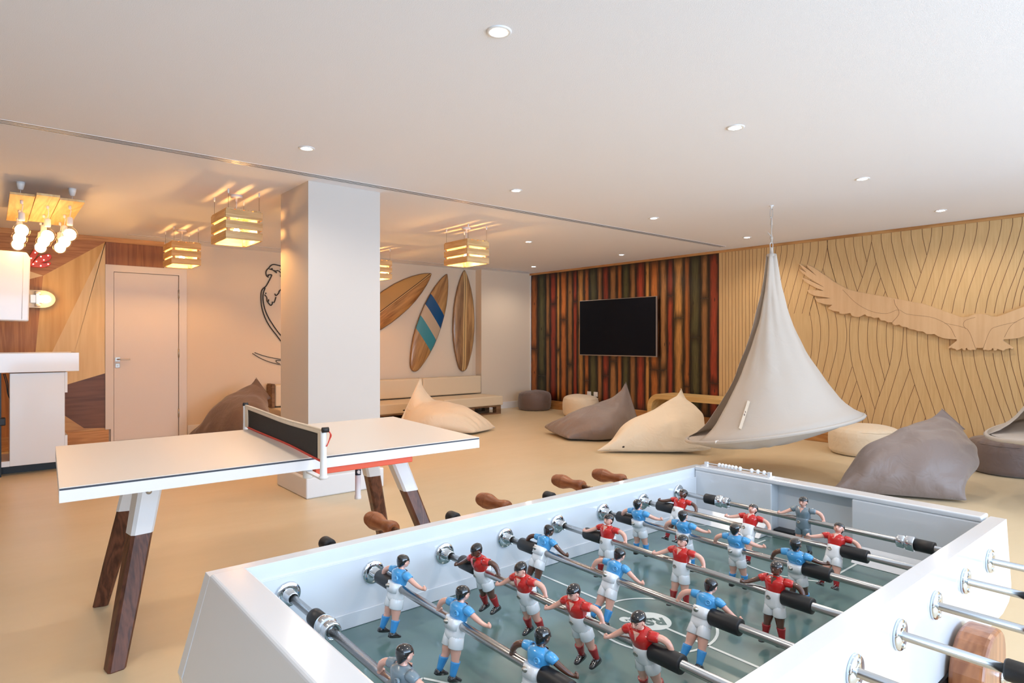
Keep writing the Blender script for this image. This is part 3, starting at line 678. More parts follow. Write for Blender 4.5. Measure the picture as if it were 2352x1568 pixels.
    rope.ball((cx, cy, 2.215), .016, .014, .018).tube([Vector((cx, cy, 2.225)), Vector((cx, cy, 2.225))-rt*.045+Vector((0, 0, .055))], .005, 8).ball((cx, cy, 2.345), .012, .011, .018)
    obj('rope', rope, M_canvas, t)
    obj('ceiling_hook', MB().lathe([(.020, ZC), (.020, ZC-.006), (.008, ZC-.010), (.006, ZC-.03)], (cx, cy, 0), 'z', 16), M_steelw, t)
    return t
hanging_chair('white canvas tent chair hanging from a rope in front of the carved eagle wall', hp)
tip = atD(2318, 1018, 4.62); h2 = tip + rt*.775
hanging_chair('second hanging tent chair, only its cream tip showing at the right edge', Vector((h2.x, h2.y, ZC)), .21)

# ---------------------------------------------------------------- pallet sofa
sx0, sx1, sy0 = 3.02, 6.735, 8.30
so_ = thing('pallet_sofa', 'long cream sofa on wooden pallets below the surfboards', 'sofa', ((sx0+sx1)/2, 8.7, 0))
pm = MB()
x0 = sx0
for k in range(3):
    xa = sx0 + k*(sx1-.03-sx0)/3; xb = xa + (sx1-.03-sx0)/3 - .01
    m_ = MB()
    for xx in (xa, (xa+xb)/2-.05, xb-.10):
        for yy in (sy0+.015, 8.64, 8.96): m_.box(xx, xx+.10, yy, yy+.10, .022, .105)
    for yy in (sy0+.015, 8.64, 8.96): m_.box(xa, xb, yy, yy+.10, 0, .022)
    for j in range(6): m_.box(xa, xb, sy0+.015+j*.127, sy0+.015+j*.127+.10, .127, .147)
    for xx in (xa, (xa+xb)/2-.05, xb-.10): m_.box(xx, xx+.10, sy0+.015, 9.05, .105, .127)
    obj('pallet', m_, M_pallet, so_)
xm = 5.52
for xa, xb in ((sx0, 4.27), (4.275, xm), (xm+.005, sx1)):
    obj('seat_cushion', MB().box(xa, xb, sy0, 9.07, .149, .305), M_leather, so_, bev=.02, seg=3)
for xa, xb in ((sx0+.05, 4.25), (4.255, 5.48), (5.485, 6.69)):
    obj('back_cushion', MB().box(xa, xb, 8.86, 9.04, .322, .625), M_leather, so_, bev=.022, seg=3)
obj('back_frame', MB().box(sx0, 6.70, 9.045, 9.075, .307, .62).box(sx0, sx0+.04, 8.85, 9.045, .307, .64), M_pallet, so_)

# ---------------------------------------------------------------- surfboards
def surf_mat(name, mode):
    m, N, L, b = newmat(name)
    tc = N.new('ShaderNodeTexCoord'); mp = N.new('ShaderNodeMapping'); mp.inputs['Scale'].default_value = (1, 1, .12)
    L.new(tc.outputs['Object'], mp.inputs[0]); n = N.new('ShaderNodeTexNoise'); n.inputs['Scale'].default_value = 14; n.inputs['Detail'].default_value = 5; n.inputs['Distortion'].default_value = .8
    L.new(mp.outputs[0], n.inputs['Vector']); cr = N.new('ShaderNodeValToRGB'); cr.color_ramp.elements[0].position = .3; cr.color_ramp.elements[1].position = .68
    c1, c2 = {1: ((.45, .28, .15), (.80, .58, .34)), 2: ((.55, .38, .22), (.78, .60, .38)), 3: ((.42, .29, .19), (.74, .57, .38))}[mode]
    cr.color_ramp.elements[0].color = (*lin(c1), 1); cr.color_ramp.elements[1].color = (*lin(c2), 1); L.new(n.outputs['Fac'], cr.inputs[0])
    out = cr.outputs[0]; sp = N.new('ShaderNodeSeparateXYZ'); L.new(tc.outputs['Object'], sp.inputs[0])
    def M(op, a, b2, c2=None):
        q = N.new('ShaderNodeMath'); q.operation = op
        for i, v in enumerate((a, b2, c2)):
            if v is None: continue
            if isinstance(v, (int, float)): q.inputs[i].default_value = v
            else: L.new(v, q.inputs[i])
        return q.outputs[0]
    def band(val, lo, hi): return M('MULTIPLY', M('GREATER_THAN', val, lo), M('LESS_THAN', val, hi))
    def mixc(f, col):
        nonlocal out
        mx = N.new('ShaderNodeMix'); mx.data_type = 'RGBA'; L.new(f, mx.inputs[0]); L.new(out, mx.inputs[6]); mx.inputs[7].default_value = (*lin(col), 1); out = mx.outputs[2]
    x, z = sp.outputs[0], sp.outputs[2]
    if mode == 2:
        d = M('MULTIPLY_ADD', x, SURF_SLOPE, z)            # diagonal bands
        mixc(band(d, *SB[0]), (.05, .30, .50)); mixc(band(d, *SB[1]), (.78, .68, .57)); mixc(band(d, *SB[2]), (.24, .55, .60))
    if mode == 3:
        mixc(band(x, -.028, -.006), (.86, .72, .50)); mixc(band(x, -.006, .004), (.26, .17, .12)); mixc(band(x, .004, .040), (.82, .67, .45))
        mixc(band(x, .165, .172), (.80, .64, .42)); mixc(band(x, .19, .197), (.80, .64, .42))
    if mode == 1:
        mixc(band(x, -.30, -.012), (.76, .57, .33)); mixc(band(x, -.022, -.008), (.33, .20, .12)); mixc(band(x, -.008, .006), (.85, .68, .43)); mixc(band(x, .006, .012), (.33, .20, .12))
    L.new(out, b.inputs['Base Color']); b.inputs['Roughness'].default_value = .35; b.inputs['Coat Weight'].default_value = .4
    return m
SURF_SLOPE = .62; SB = [(.10, .33), (-.12, .10), (-.36, -.12)]
ST = [(0, 0), (.015, .09), (.05, .25), (.10, .42), (.18, .63), (.28, .82), (.38, .94), (.5, 1), (.6, 1), (.7, .94), (.8, .80), (.88, .63), (.94, .47), (.975, .34), (.992, .2), (1, .03)]
def surfboard(nose, tail, w, mode, label, name='surfboard'):
    nose, tail = Vector(nose), Vector(tail); Lg = (nose-tail).length; ang = math.atan2((nose-tail).x, (nose-tail).z)
    rings = []; n = 20
    for t_, ww in ST:
        ww = max(ww, .006); z = Lg/2 - t_*Lg; th_ = .028*min(1, ww*1.6)
        rings.append([(w/2*ww*math.copysign(abs(math.cos(2*PI*k/n))**.75, math.cos(2*PI*k/n)), th_*math.sin(2*PI*k/n), z) for k in range(n)])
    c = (nose+tail)/2
    t = thing(name, label, 'surfboard', (c.x, YF-.034, c.z), 'surfboards on the wall', (0, ang, 0))
    obj('board', MB().loft(rings), surf_mat('surfboard_wood_%d' % mode, mode), t, local=True)
    ro = MB(); pr_ = [(w/2*max(ww, .006)*1.0, 0.004, Lg/2-t_*Lg) for t_, ww in ST]; pts = pr_ + [(-x, y, z) for x, y, z in pr_[::-1]]
    obj('dark_rail', ro.tube(pts, .006, 6), M_groove, t, local=True)
    obj('wall_bracket', MB().box(-.03, .03, .015, .033, -.03, .03), M_blackm, t, local=True)
    return t
Q = lambda x, y: atY(860+x/5.408, 580+y/5.408, YF-.03)
n2, t2 = Q(901, 268), Q(483, 1470)
surfboard(n2, t2, .46, 2, 'tilted wooden surfboard painted with a blue and a teal band')
n3, t3 = Q(1120, 220), Q(1100, 1470); surfboard(n3, t3, .46, 3, 'upright brown surfboard with pale centre stripes, nearest the wall corner')
n1 = Q(706, 262); dirv = (Vector(Q(78, 735)) - Vector(n1)).normalized(); surfboard(n1, Vector(n1)+dirv*(Vector(n3)-Vector(t3)).length*1.05, .50, 1, 'strongly tilted brown surfboard partly hidden behind the pillar')

# ---------------------------------------------------------------- black line drawing of an eagle
bx = lambda x, y: atY(560+x/5.6, 580+y/5.6, YF-.012)
wa = thing('line_eagle_wall_art', 'black outline wall sculpture of an eagle and a surfboard beside the pillar', 'wall decoration', (*atY(620, 720, YF-.001).xy, 1.0))
M_line = mat('black_line', (.10, .09, .09), .5)
for s in """497,178 440,162 385,152 350,165 325,195 295,225 285,260 295,300 320,318|312,282 315,300 325,286 355,285 355,305 290,425 245,465 225,510 222,600 232,700 260,800 300,890 350,970 420,1060 500,1165 600,1270 700,1340
275,455 250,530 250,620 270,720 310,820 370,920 440,1020 500,1088 600,1180 700,1250|330,210 375,225 425,260|385,228 410,236 440,230|470,210 490,235 497,260|447,232 480,265 475,310|497,300 499,370
490,462 455,500 450,520 420,550 405,545 402,527|415,570 400,620 385,645|268,540 295,575 300,620 320,650 345,678 365,660 368,630|283,515 285,530|320,600 318,630|497,178 560,230 590,330 600,460 590,600""".replace('\n', '|').split('|'):
    pts = bez([bx(*[float(q) for q in p.split(',')]) for p in s.split()], 5)
    obj('outline_stroke', MB().tube(pts, .0075, 8), M_line, wa)
for s in """110,1295 200,1350 300,1395 400,1425 500,1447 620,1462|140,1285 250,1325 380,1355 500,1375 620,1390|560,1388 430,1385 415,1395 430,1415 465,1428""".replace('\n', '|').split('|'):
    pts = bez([bx(*[float(q) for q in p.split(',')]) for p in s.split()], 5)
    obj('thin_stroke', MB().tube(pts, .0045, 8), M_line, wa)
e = bx(362, 208); obj('eye', MB().ball(e, .012, .006, .012), M_line, wa)

# ---------------------------------------------------------------- crate pendant lamps
M_bulb = emis('glowing_bulb', WARM, BULB)
def crate_lamp(c, label):
    x, y = c; t = thing('crate_pendant_lamp', label, 'pendant lamp', (x, y, ZC), 'crate pendant lamps')
    hx, hy, z0, z1 = .15, .22, 2.105, 2.35
    slat = .068; gap = (z1-z0-3*slat)/2
    for k in range(3):
        za = z0 + k*(slat+gap)
        for sg in (-1, 1):
            obj('side_slat', MB().box(x-hx, x+hx, y+sg*hy-.008, y+sg*hy+.008, za, za+slat), M_pinex, t, bev=.002)
            obj('side_slat', MB().box(x+sg*(hx-.006)-.008, x+sg*(hx-.006)+.008, y-hy+.009, y+hy-.009, za, za+slat), M_pine, t, bev=.002)
    for sx_ in (-1, 1):
        for sy_ in (-1, 1): obj('corner_post', MB().box(*sorted((x+sx_*(hx-.015), x+sx_*(hx-.04))), *sorted((y+sy_*(hy-.009), y+sy_*(hy-.03))), z0+.006, z1-.006), M_pine, t)
    w = .0675
    for k in range(4):
        xa = x-hx+.006 + k*(2*hx-.012-w)/3; obj('top_slat', MB().box(xa, xa+w-.008, y-hy, y+hy, z1, z1+.012), M_pine, t)
    obj('ceiling_rose', MB().lathe([(.05, ZC), (.05, ZC-.018), (.045, ZC-.024), (.012, ZC-.025), (.008, ZC-.055)], (x, y, 0), 'z', 28), M_plast, t)
    obj('cable', MB().tube([(x, y, ZC-.05), (x, y, 2.30)], .0035, 8), M_plast, t)
    obj('bulb_holder', MB().lathe([(.018, 2.31), (.02, 2.30), (.02, 2.255), (.016, 2.25)], (x, y, 0), 'z', 16), M_plast, t)
    obj('bulb', MB().lathe([(.012, 2.252), (.014, 2.235), (.027, 2.21), (.030, 2.19), (.024, 2.17), (.010, 2.158), (.001, 2.156)], (x, y, 0), 'z', 20), M_bulb, t)
    for sx_ in (-1, 1):
        for sy_ in (-1, 1):
            xx, yy = x+sx_*(hx-.025), y+sy_*(hy-.008)
            obj('wire_grip', MB().lathe([(.007, ZC), (.007, ZC-.028), (.003, ZC-.038)], (xx, yy, 0), 'z', 12), M_plast, t)
            obj('suspension_wire', MB().tube([(xx, yy, ZC-.035), (xx, yy, z1)], .0012, 6), M_blackm, t)
    return t
c0 = crate_lamp((1.652, 5.74), 'wooden crate lamp just left of the pillar')
for c, lb in (((1.69, 7.95), 'wooden crate lamp above the white door, farther back'), ((4.12, 5.74), 'wooden crate lamp right of the pillar, above the surfboards'), ((4.13, 7.95), 'wooden crate lamp half hidden behind the right side of the pillar')):
    t = copy_tree(c0); t.location = (c[0], c[1], ZC); t['label'] = lb

# ---------------------------------------------------------------- bulb cluster under planks
bc = thing('bulb_cluster_lamp', 'nine large glowing globe bulbs hanging under three pale planks on the ceiling', 'pendant lamp', (.36, 6.9, ZC))
M_cp = wood('cluster_plank', (.93, .82, .62), (.85, .70, .48), 'y', .8, .55)
for xa, xb, ya, yb, z in ((.115, .272, 6.22, 7.62, 2.39), (.276, .425, 6.10, 7.50, 2.385), (.43, .60, 6.22, 7.62, 2.39)):
    obj('plank', MB().box(xa, xb, ya, yb, z, z+.018), M_cp, bc, bev=.002)
for yy in (6.36, 7.35):
    obj('cross_bar', MB().box(.14, .57, yy-.02, yy+.02, 2.409, 2.422), M_cp, bc)
    for xx in (.185, .525):
        obj('ceiling_cup', MB().lathe([(.028, ZC), (.027, ZC-.02), (.018, ZC-.058), (.01, ZC-.064)], (xx, yy, 0), 'z', 20), M_plast, bc)
        obj('suspension_wire', MB().tube([(xx, yy, ZC-.06), (xx, yy, 2.42)], .002, 6), M_plast, bc)
M_glow = emis('globe_bulb_core', WARM, GLOBE)
M_glass, N, L, b = newmat('clear_bulb_glass')
tr = N.new('ShaderNodeBsdfTransparent'); gl = N.new('ShaderNodeBsdfGlossy'); gl.inputs['Roughness'].default_value = .03; lw = N.new('ShaderNodeLayerWeight'); lw.inputs[0].default_value = .5; pw = N.new('ShaderNodeMath'); pw.operation = 'POWER'; pw.inputs[1].default_value = 3; L.new(lw.outputs['Facing'], pw.inputs[0]); fr = N.new('ShaderNodeMath'); fr.operation = 'MULTIPLY'; fr.inputs[1].default_value = .45; L.new(pw.outputs[0], fr.inputs[0])
mx = N.new('ShaderNodeMixShader'); L.new(fr.outputs[0], mx.inputs[0]); L.new(tr.outputs[0], mx.inputs[1]); L.new(gl.outputs[0], mx.inputs[2]); L.new(mx.outputs[0], N['Material Output'].inputs[0])
for i, xx in enumerate((.195, .37, .515)):
    for j, yy in enumerate((6.45, 6.95, 7.42)):
        if i == 1: yy += .10
        zt_ = 2.39; zc = 2.15 - (.015 if i == 1 and j == 0 else 0)
        obj('cord', MB().lathe([(.011, zt_), (.011, zt_-.025), (.003, zt_-.03)], (xx, yy, 0), 'z', 12).tube([(xx, yy, zt_-.02), (xx+.008, yy, zc+.20), (xx, yy, zc+.145)], .003, 8), M_plast, bc)
        obj('bulb_holder', MB().lathe([(.008, zc+.148), (.022, zc+.138), (.023, zc+.085), (.02, zc+.075)], (xx, yy, 0), 'z', 20), M_plast, bc)
        g = obj('globe_bulb', MB().lathe([(.018, zc+.078), (.022, zc+.06), (.043, zc+.042), (.058, zc+.015), (.060, zc-.008), (.052, zc-.033), (.035, zc-.052), (.012, zc-.061), (.001, zc-.062)], (xx, yy, 0), 'z', 28), M_glass, bc)
        obj('glowing_core', MB().ball((xx, yy, zc-.004), .046, .046, .050), M_glow, g)

# ---------------------------------------------------------------- skateboard lamp and marquee sign
sk = thing('skateboard_wall_lamp', 'wall lamp made of a pale skateboard deck with a round bulb', 'wall lamp', (.19, YV, 1.62))
dk = []; Lx0, Lx1, zc, hw = -.22, .585, 1.728, .103
P = []
for k in range(13): a = -PI/2+PI*k/12; P.append((Lx1-.13+.13*math.cos(a), zc+hw*math.sin(a)))
for k in range(13): a = PI/2+PI*k/12; P.append((Lx0+.13+.13*math.cos(a), zc+hw*math.sin(a)))
obj('deck', MB().prism(P, 'y', YV-.068, YV-.056), mat('pale_deck', (.90, .82, .64), .35, coat=.4), sk, bev=.003)
tk = MB().box(.35, .46, YV-.085, YV-.068, zc-.045, zc+.045)
tk.box(.40, .43, YV-.112, YV-.085, zc-.085, zc+.085)
for sx_ in (.36, .385, .425, .45):
    for sz in (-.03, .03): tk.lathe([(.006, YV-.09), (.006, YV-.085)], (sx_, 0, zc+sz), 'y', 8)
obj('truck', tk, M_satin, sk)
for sz in (-1, 1): obj('wheel', MB().lathe([(.006, zc+sz*.088), (.026, zc+sz*.088), (.026, zc+sz*.06), (.006, zc+sz*.06)][::sz], (.415, YV-.108, 0), 'z', 20), M_plast, sk)
obj('wall_spacer', MB().box(.1, .16, YV-.056, YV-.001, zc-.03, zc+.03).box(.30, .36, YV-.056, YV-.001, zc-.03, zc+.03), M_blackm, sk)
obj('bulb', MB().ball((.492, YV-.115, zc), .045), emis('lamp_globe', (1, .80, .5), 8), sk)
obj('bulb_holder', MB().lathe([(.02, YV-.08), (.02, YV-.068)], (.492, 0, zc), 'y', 16), M_plast, sk)
pt = D.lights.new('skate_light', 'POINT'); pt.energy = 1.6*WK; pt.color = WARM; pt.shadow_soft_size = .05
po = D.objects.new('skate_light', pt); COL.objects.link(po); po.parent = sk; po.location = (.30, -.20, .108)
ms_ = thing('marquee_sign', 'glossy red shaped sign dotted with small white bulbs on the veneer wall', 'sign', (.37, YV, 2.0))
M_red = mat('red_enamel', (.86, .20, .12), .25, coat=.6)
sg = lambda x, y: (lambda p: (p.x, p.z))(atY(x/6.03, 560+y/6.03, YV-.03))
sh1 = [sg(*p) for p in ((500, 20), (530, 15), (560, 30), (560, 95), (520, 150), (450, 255), (425, 310), (330, 330), (320, 280), (400, 180))]
sh2 = [sg(*p) for p in ((330, 300), (425, 318), (430, 290), (450, 262), (480, 225), (530, 178), (580, 155), (640, 142), (690, 145), (712, 165), (712, 195), (690, 225), (640, 248), (580, 262), (620, 268), (680, 250), (700, 258), (705, 275), (680, 305), (640, 322), (590, 332), (520, 328), (430, 322), (340, 330))]
obj('lower_shape', MB().prism(sh2, 'y', YV-.05, YV-.001), M_red, ms_, bev=.004)
obj('upper_shape', MB().prism(sh1, 'y', YV-.062, YV-.051), M_red, ms_, bev=.003)
M_dot = emis('dot_bulb', (1, .9, .75), 6)
for p in ((485, 125), (565, 178), (665, 165), (605, 225), (503, 245), (458, 283), (563, 305), (665, 283), (430, 202), (535, 48)):
    q = sg(*p); yy = YV-.064 if p in ((485, 125), (535, 48), (430, 202), (458, 283)) else YV-.052
    obj('small_bulb', MB().ball((q[0], yy, q[1]), .0065, n=12, m=8), M_dot, ms_)

# ---------------------------------------------------------------- white gaming kiosk
YK = 7.40; kx = lambda px: atY(px, 900, YK).x; kz = lambda py, px=90: atY(px, py, YK).z
ki = thing('gaming_kiosk', 'tall white gaming kiosk at the left edge, screen housing above a tray counter', 'game console stand', (.2, YK+.2, 0))
x22, x149, x155, x181, x165 = kx(22), kx(149), kx(155), kx(181), kx(165)
zb_ = .088; zt_ = kz(855, 120)
obj('body', MB().box(x22, x149, YK, YK+.5, zb_, zt_), M_white, ki, bev=.004)
obj('body_flange', MB().box(x149, x155, YK, YK+.5, kz(901, 150), zt_).box(x149, x155, YK, YK+.5, zb_, kz(999, 150)), M_white, ki)
obj('bottom_panel', MB().box(-.75, x22, YK, YK+.5, zb_, kz(1060, 10)), M_white, ki)
tz0, tz1 = kz(853, 120), kz(810, 120)
tr_ = MB().box(-.8, x181, YK-.03, YK-.012, tz0, tz1).box(x181-.018, x181, YK-.012, YK+.56, tz0, tz1).box(-.8, x181-.018, YK+.54, YK+.56, tz0, tz1+.0).box(-.8, x181-.018, YK-.012, YK+.54, tz0, tz0+.02)
obj('tray_counter', tr_, M_white, ki, bev=.003)
# upper housing, leaning slightly
ux = lambda px, py: atY(px, py, YK+.10)
pts = [ux(66, 738), ux(70, 592), ux(61, 579)]
poly = [(-.8, pts[0].z+.02), (pts[0].x, pts[0].z), (pts[1].x, pts[1].z), (pts[2].x, pts[2].z), (-.8, pts[2].z+.02)]
obj('screen_housing', MB().prism(poly, 'y', YK+.10, YK+.55), M_white, ki, bev=.012, seg=3)
obj('side_seam', MB().tube([ux(54, 583)-Vector((0, .001, 0)), ux(50, 733)-Vector((0, .001, 0))], .0025, 6), M_trim, ki)
obj('post', MB().box(-.04, kx(3), YK-.01, YK+.04, 0, tz0), M_blackm, ki)
obj('post', MB().box(-.30, -.24, YK+.45, YK+.53, tz0, pts[0].z+.05), M_blackm, ki)
q = atY(8, 968, YK); obj('hinge_clamp', MB().box(-.05, q.x+.015, YK-.03, YK+.05, q.z-.035, q.z+.035), M_black, ki, bev=.008)
obj('foot', MB().box(-.7, x149-.05, YK+.15, YK+.42, 0, zb_), M_blackm, ki)
for dx, s in ((.0, 0), (.018, .02)):
    P = [atY(8+dx*200, 858, YK+.05), atY(14+dx*200, 880, YK+.05), atY(17+dx*100, 900, YK+.05), atY(21, 912, YK+.05), atY(30, 925, YK+.1)]
    obj('cable', MB().tube(bez(P, 5), .004, 8), M_black, ki)
# ================================================================ TABLE TENNIS TABLE
tt = thing('table_tennis_table', 'white table tennis table with walnut and white angled legs, before the pillar', 'table tennis table', (1.0701, 3.0798, 0), rot=(0, 0, -.054))
hl, hw_ = .8643, .4911
def shear(mb):
    for v in mb.v: v.z += .0078*v.x + .0093*v.y
    return mb
M_top = mat('table_top_cream', (.92, .88, .84), .38); M_edge = mat('dark_edge_band', (.24, .26, .31), .5); M_apr = mat('white_apron', (.95, .95, .96), .4)
obj('tabletop', shear(MB().box(-hl, hl, -hw_, hw_, .757, .760)), M_top, tt, local=True)
obj('edge_band', shear(MB().box(-hl+.001, hl-.001, -hw_+.001, hw_-.001, .750, .757)), M_edge, tt, local=True)
obj('apron', shear(MB().box(-hl, hl, -hw_, -hw_+.03, .708, .7498).box(-hl, hl, hw_-.03, hw_, .708, .7498).box(-hl, -hl+.03, -hw_+.03, hw_-.03, .708, .7498).box(hl-.03, hl, -hw_+.03, hw_-.03, .708, .7498).box(-hl+.03, hl-.03, -hw_+.03, hw_-.03, .725, .7498)), M_apr, tt, local=True)
def legsec(c, r, ang, z):   # chamfered square section
    out = []
    for k in range(4):
        for s in (-.16, .16):
            a = ang + PI/4 + k*PI/2 + s; out.append(Vector((c[0]+r*math.cos(a), c[1]+r*math.sin(a), z)))
    return out
for fu, fv, tu, tv_ in ((-.69, -.315, -.545, -.10), (-.69, .411, -.55, .20), (.77, -.315, .56, -.10), (.77, .411, .55, .20)):
    P = lambda z: (fu+(tu-fu)*z/.70, fv+(tv_-fv)*z/.70)
    ang = math.atan2(tv_-fv, tu-fu) + PI/4
    zs = .47
    lg = obj('leg', MB().loft([legsec(P(z), r, ang, z) for z, r in ((0, .036), (.004, .039), (.22, .045), (zs+.02, .049))], smooth=False), M_walnut, tt, local=True)
    lg['label'] = 'dark walnut lower leg'
    obj('leg_sleeve', MB().loft([legsec(P(z), r, ang, z) for z, r in ((zs, .0515), (.60, .055), (.708, .058))], smooth=False), M_steelw, lg, local=True)
    b_ = P(.63); obj('bolt', MB().lathe([(.0005, -.008), (.011, -.006), (.012, .0), (.012, .004)], (b_[0], b_[1]-.045, .63), 'y', 14), M_satin, lg, local=True)
obj('tie_rod', MB().tube([(.555, .18, .67), (.60, -.12, .60)], .0025, 6), M_satin, tt, local=True)
obj('leg_bracket', MB().box(-.60, -.50, -.16, .26, .690, .7065).box(.50, .60, -.16, .26, .690, .7065), M_steelw, tt, local=True)
obj('orange_tray', shear(MB().box(.03, .495, -.475, -.22, .678, .7065)), mat('orange_red', (.93, .38, .26), .5), tt, local=True, bev=.004)
ht = obj('ball_holder_tube', MB().lathe([(.0135, .70), (.0135, .515), (.016, .512), (.016, .498), (.012, .497)], (.295, -.30, 0), 'z', 24), M_plast, tt, local=True)
st = MB()
for j in range(2): pass
arc = [(.0142*math.cos(a), .0142*math.sin(a)) for a in [PI*1.0+PI*k/12 for k in range(13)]]
rows = [[Vector((.295+x, -.30+y, z)) for x, y in arc] for z in (.612, .640)]
obj('round_logo_sticker', st.loft(rows, cap=False, closed=False, smooth=True), mat('navy_label', (.12, .16, .24), .5), ht, local=True)
def curved_disc(cx_, zc_, r, r0, a0, n=20):
    o_ = [Vector((cx_+r0*math.cos(a0), -.30+r0*math.sin(a0), zc_))]; vs_ = list(o_)
    for k in range(n):
        a = 2*PI*k/n; da = r*math.cos(a)/r0; vs_.append(Vector((cx_+r0*math.cos(a0+da), -.30+r0*math.sin(a0+da), zc_+r*math.sin(a))))
    return vs_, [(0, 1+k, 1+(k+1) % n) for k in range(n)]
mk = MB(); mk.add(*curved_disc(.295, .628, .008, .0146, -PI*.55)); mk.add([(.291, -.3146-.0004, .619), (.302, -.3142, .619), (.302, -.3142, .621), (.291, -.3146-.0004, .621)], [(0, 1, 2, 3)])
obj('white_emblem', mk, M_plast, ht, local=True)
# net assembly
ns = thing('table_tennis_net', 'black net with white tape and red lower edge clamped across the table tennis table', 'net', (1.0701, 3.0798, 0), rot=(0, 0, -.054))
va, vb = -.650, .580
for v, s in ((va, 1), (vb, -1)):
    obj('post', MB().lathe([(.019, .694), (.019, .704), (.0145, .707), (.0125, .80), (.0125, .882), (.011, .886)], (0, v, 0), 'z', 24), M_plast, ns, local=True)
    obj('clamp_arm', MB().box(-.012, .012, *sorted((v, s*(-.42))), .690, .697).lathe([(.018, .664), (.020, .668), (.020, .697), (.016, .7015)], (0, s*(-.46), 0), 'z', 20), M_plast, ns, local=True)
    obj('cord_stopper', MB().lathe([(.004, -.016), (.011, -.014), (.011, .012), (.004, .014)], (.004, v-s*.012, .893), 'x', 14), M_black, ns, local=True)
def netx(f, z): return .016*math.sin(PI*f)*(1-(z-.765)/.12*.2) + .004*math.sin(9*f+z*30)
rows = []
for j in range(9):
    row = []
    for i in range(41):
        f = i/40; y = va+.055 + (vb-.052-va-.055)*f; sag = -.010*math.sin(PI*f)
        z = .7665 + .0093*y*.6 + (.112+sag)*j/8
        row.append(Vector((netx(f, z)*.6, y, z)))
    rows.append(row)
M_net = mat('black_net_fabric', (.13, .13, .14), .7, bump=.2, bscale=300)
o = obj('net_cloth', MB().loft(rows, cap=False, closed=False), M_net, ns, local=True); md = o.modifiers.new('cloth', 'SOLIDIFY'); md.thickness = .003
rows = []
for j, zz in enumerate((.872, .878, .884, .890, .893)):
    rows.append([Vector((netx(i/40, .87)*.6*(1 if j < 4 else .5), va+.012+(vb-va-.024)*i/40, zz - .010*math.sin(PI*i/40))) for i in range(41)])
o = obj('white_tape', MB().loft(rows, cap=False, closed=False), M_cream, ns, local=True); md = o.modifiers.new('cloth', 'SOLIDIFY'); md.thickness = .010; md.offset = 0
for v0, v1 in ((va+.013, va+.056), (vb-.056, vb+.013)):
    o = obj('end_sleeve', MB().box(-.006, .006, min(v0, v1), max(v0, v1), .768, .884), M_cream, ns, local=True, bev=.005)
o = obj('red_edge_cord', MB().tube([(netx(i/40, .765)*.6, va+.03+(vb-va-.08)*i/40, .7665+.0093*(va+1.2*i/40)*.6) for i in range(41)], .005, 8), mat('red_cord', (.88, .30, .25), .6), ns, local=True)
obj('pull_cord', MB().tube(bez([(.012, va-.012, .893), (.020, va-.020, .88), (.022, va-.012, .860), (.012, va-.014, .835), (.006, va-.015, .826)], 5), .0022, 6).tube(bez([(.012, va-.012, .890), (.024, va-.022, .872), (.018, va-.016, .850), (.008, va-.016, .828)], 5), .0022, 6), MATS['red_cord'], ns, local=True)
# ================================================================ FOOTBALL TABLE
S = 1.255/1.37                       # dimensions below were measured at eye height 1.37 and are brought to 1.255
M_cab = mat('cabinet_white', (.88, .895, .915), .16, coat=.8)
M_field = mat('playfield_grey_green', FIELD, .22, spec=.5, coat=.3)
M_mark = mat('field_marking_white', (.86, .89, .88), .3)
ft = thing('football_table', 'white football table with grey-green pitch in the foreground', 'football table', (1.1*S, .83*S, 0))
def fo(name, mb, m, parent=ft, **kw): return obj(name, mb.scale(S), m, parent, **kw)
prof = [(.309, .936), (.262, .765), (.266, .745), (.285, .728), (.33, .715), (1.86, .715), (1.915, .728), (1.936, .745), (1.940, .765), (1.895, .936)]
def drill(o, rad=.0098):
    c = MB()
    for k in range(8): c.lathe([(rad, .30), (rad, 1.35)], (.45+.184*k, 0, .87), 'y', 24)
    cut = obj('cutter', c.scale(S), M_cab); md = o.modifiers.new('holes', 'BOOLEAN'); md.object = cut; md.solver = 'EXACT'
    bpy.context.view_layer.update(); me = D.meshes.new_from_object(o.evaluated_get(bpy.context.evaluated_depsgraph_get()))
    o.modifiers.clear(); o.data = me; D.objects.remove(cut)
    return o
def wallbev(o, w, seg):
    drill(o); md = o.modifiers.new('bevel', 'BEVEL'); md.width = w; md.segments = seg; md.limit_method = 'ANGLE'; md.angle_limit = .9; return o
wallbev(fo('side_wall', MB().prism(prof, 'y', 1.236, 1.266), M_cab), .005, 3); wallbev(fo('side_wall', MB().prism(prof, 'y', .395, .427), M_cab), .005, 3)
drill(fo('inner_liner', MB().box(.372, 1.845, 1.229, 1.2355, .765, .905), M_cab)); drill(fo('inner_liner', MB().box(.372, 1.845, .4275, .4335, .765, .905), M_cab))
endn = [(.372, .941), (.309, .941), (.262, .765), (.266, .745), (.285, .728), (.33, .715), (.372, .715)]
fo('end_wall', MB().prism(endn, 'y', .4275, 1.2355), M_cab, bev=.005, seg=3)
endf = [(1.886, .928), (1.886, .716), (1.915, .728), (1.936, .745), (1.940, .765), (1.8975, .928)]
fo('end_wall', MB().prism(endf, 'y', .4275, 1.2355), M_cab, bev=.003)
fo('end_wall', MB().box(1.842, 1.899, .432, 1.236, .928, .942).box(1.842, 1.8858, .4275, .73, .716, .9278).box(1.842, 1.8858, .963, 1.2355, .716, .9278), M_cab, bev=.0035, seg=3)
fo('ball_outlet', MB().box(1.850, 1.8855, .90, .96, .764, .790), M_black)
fo('playfield', MB().box(.3725, 1.885, .434, 1.2285, .745, .765), M_field)
fo('base_panel', MB().box(.34, 1.86, .4275, 1.2355, .716, .7445), M_cab)
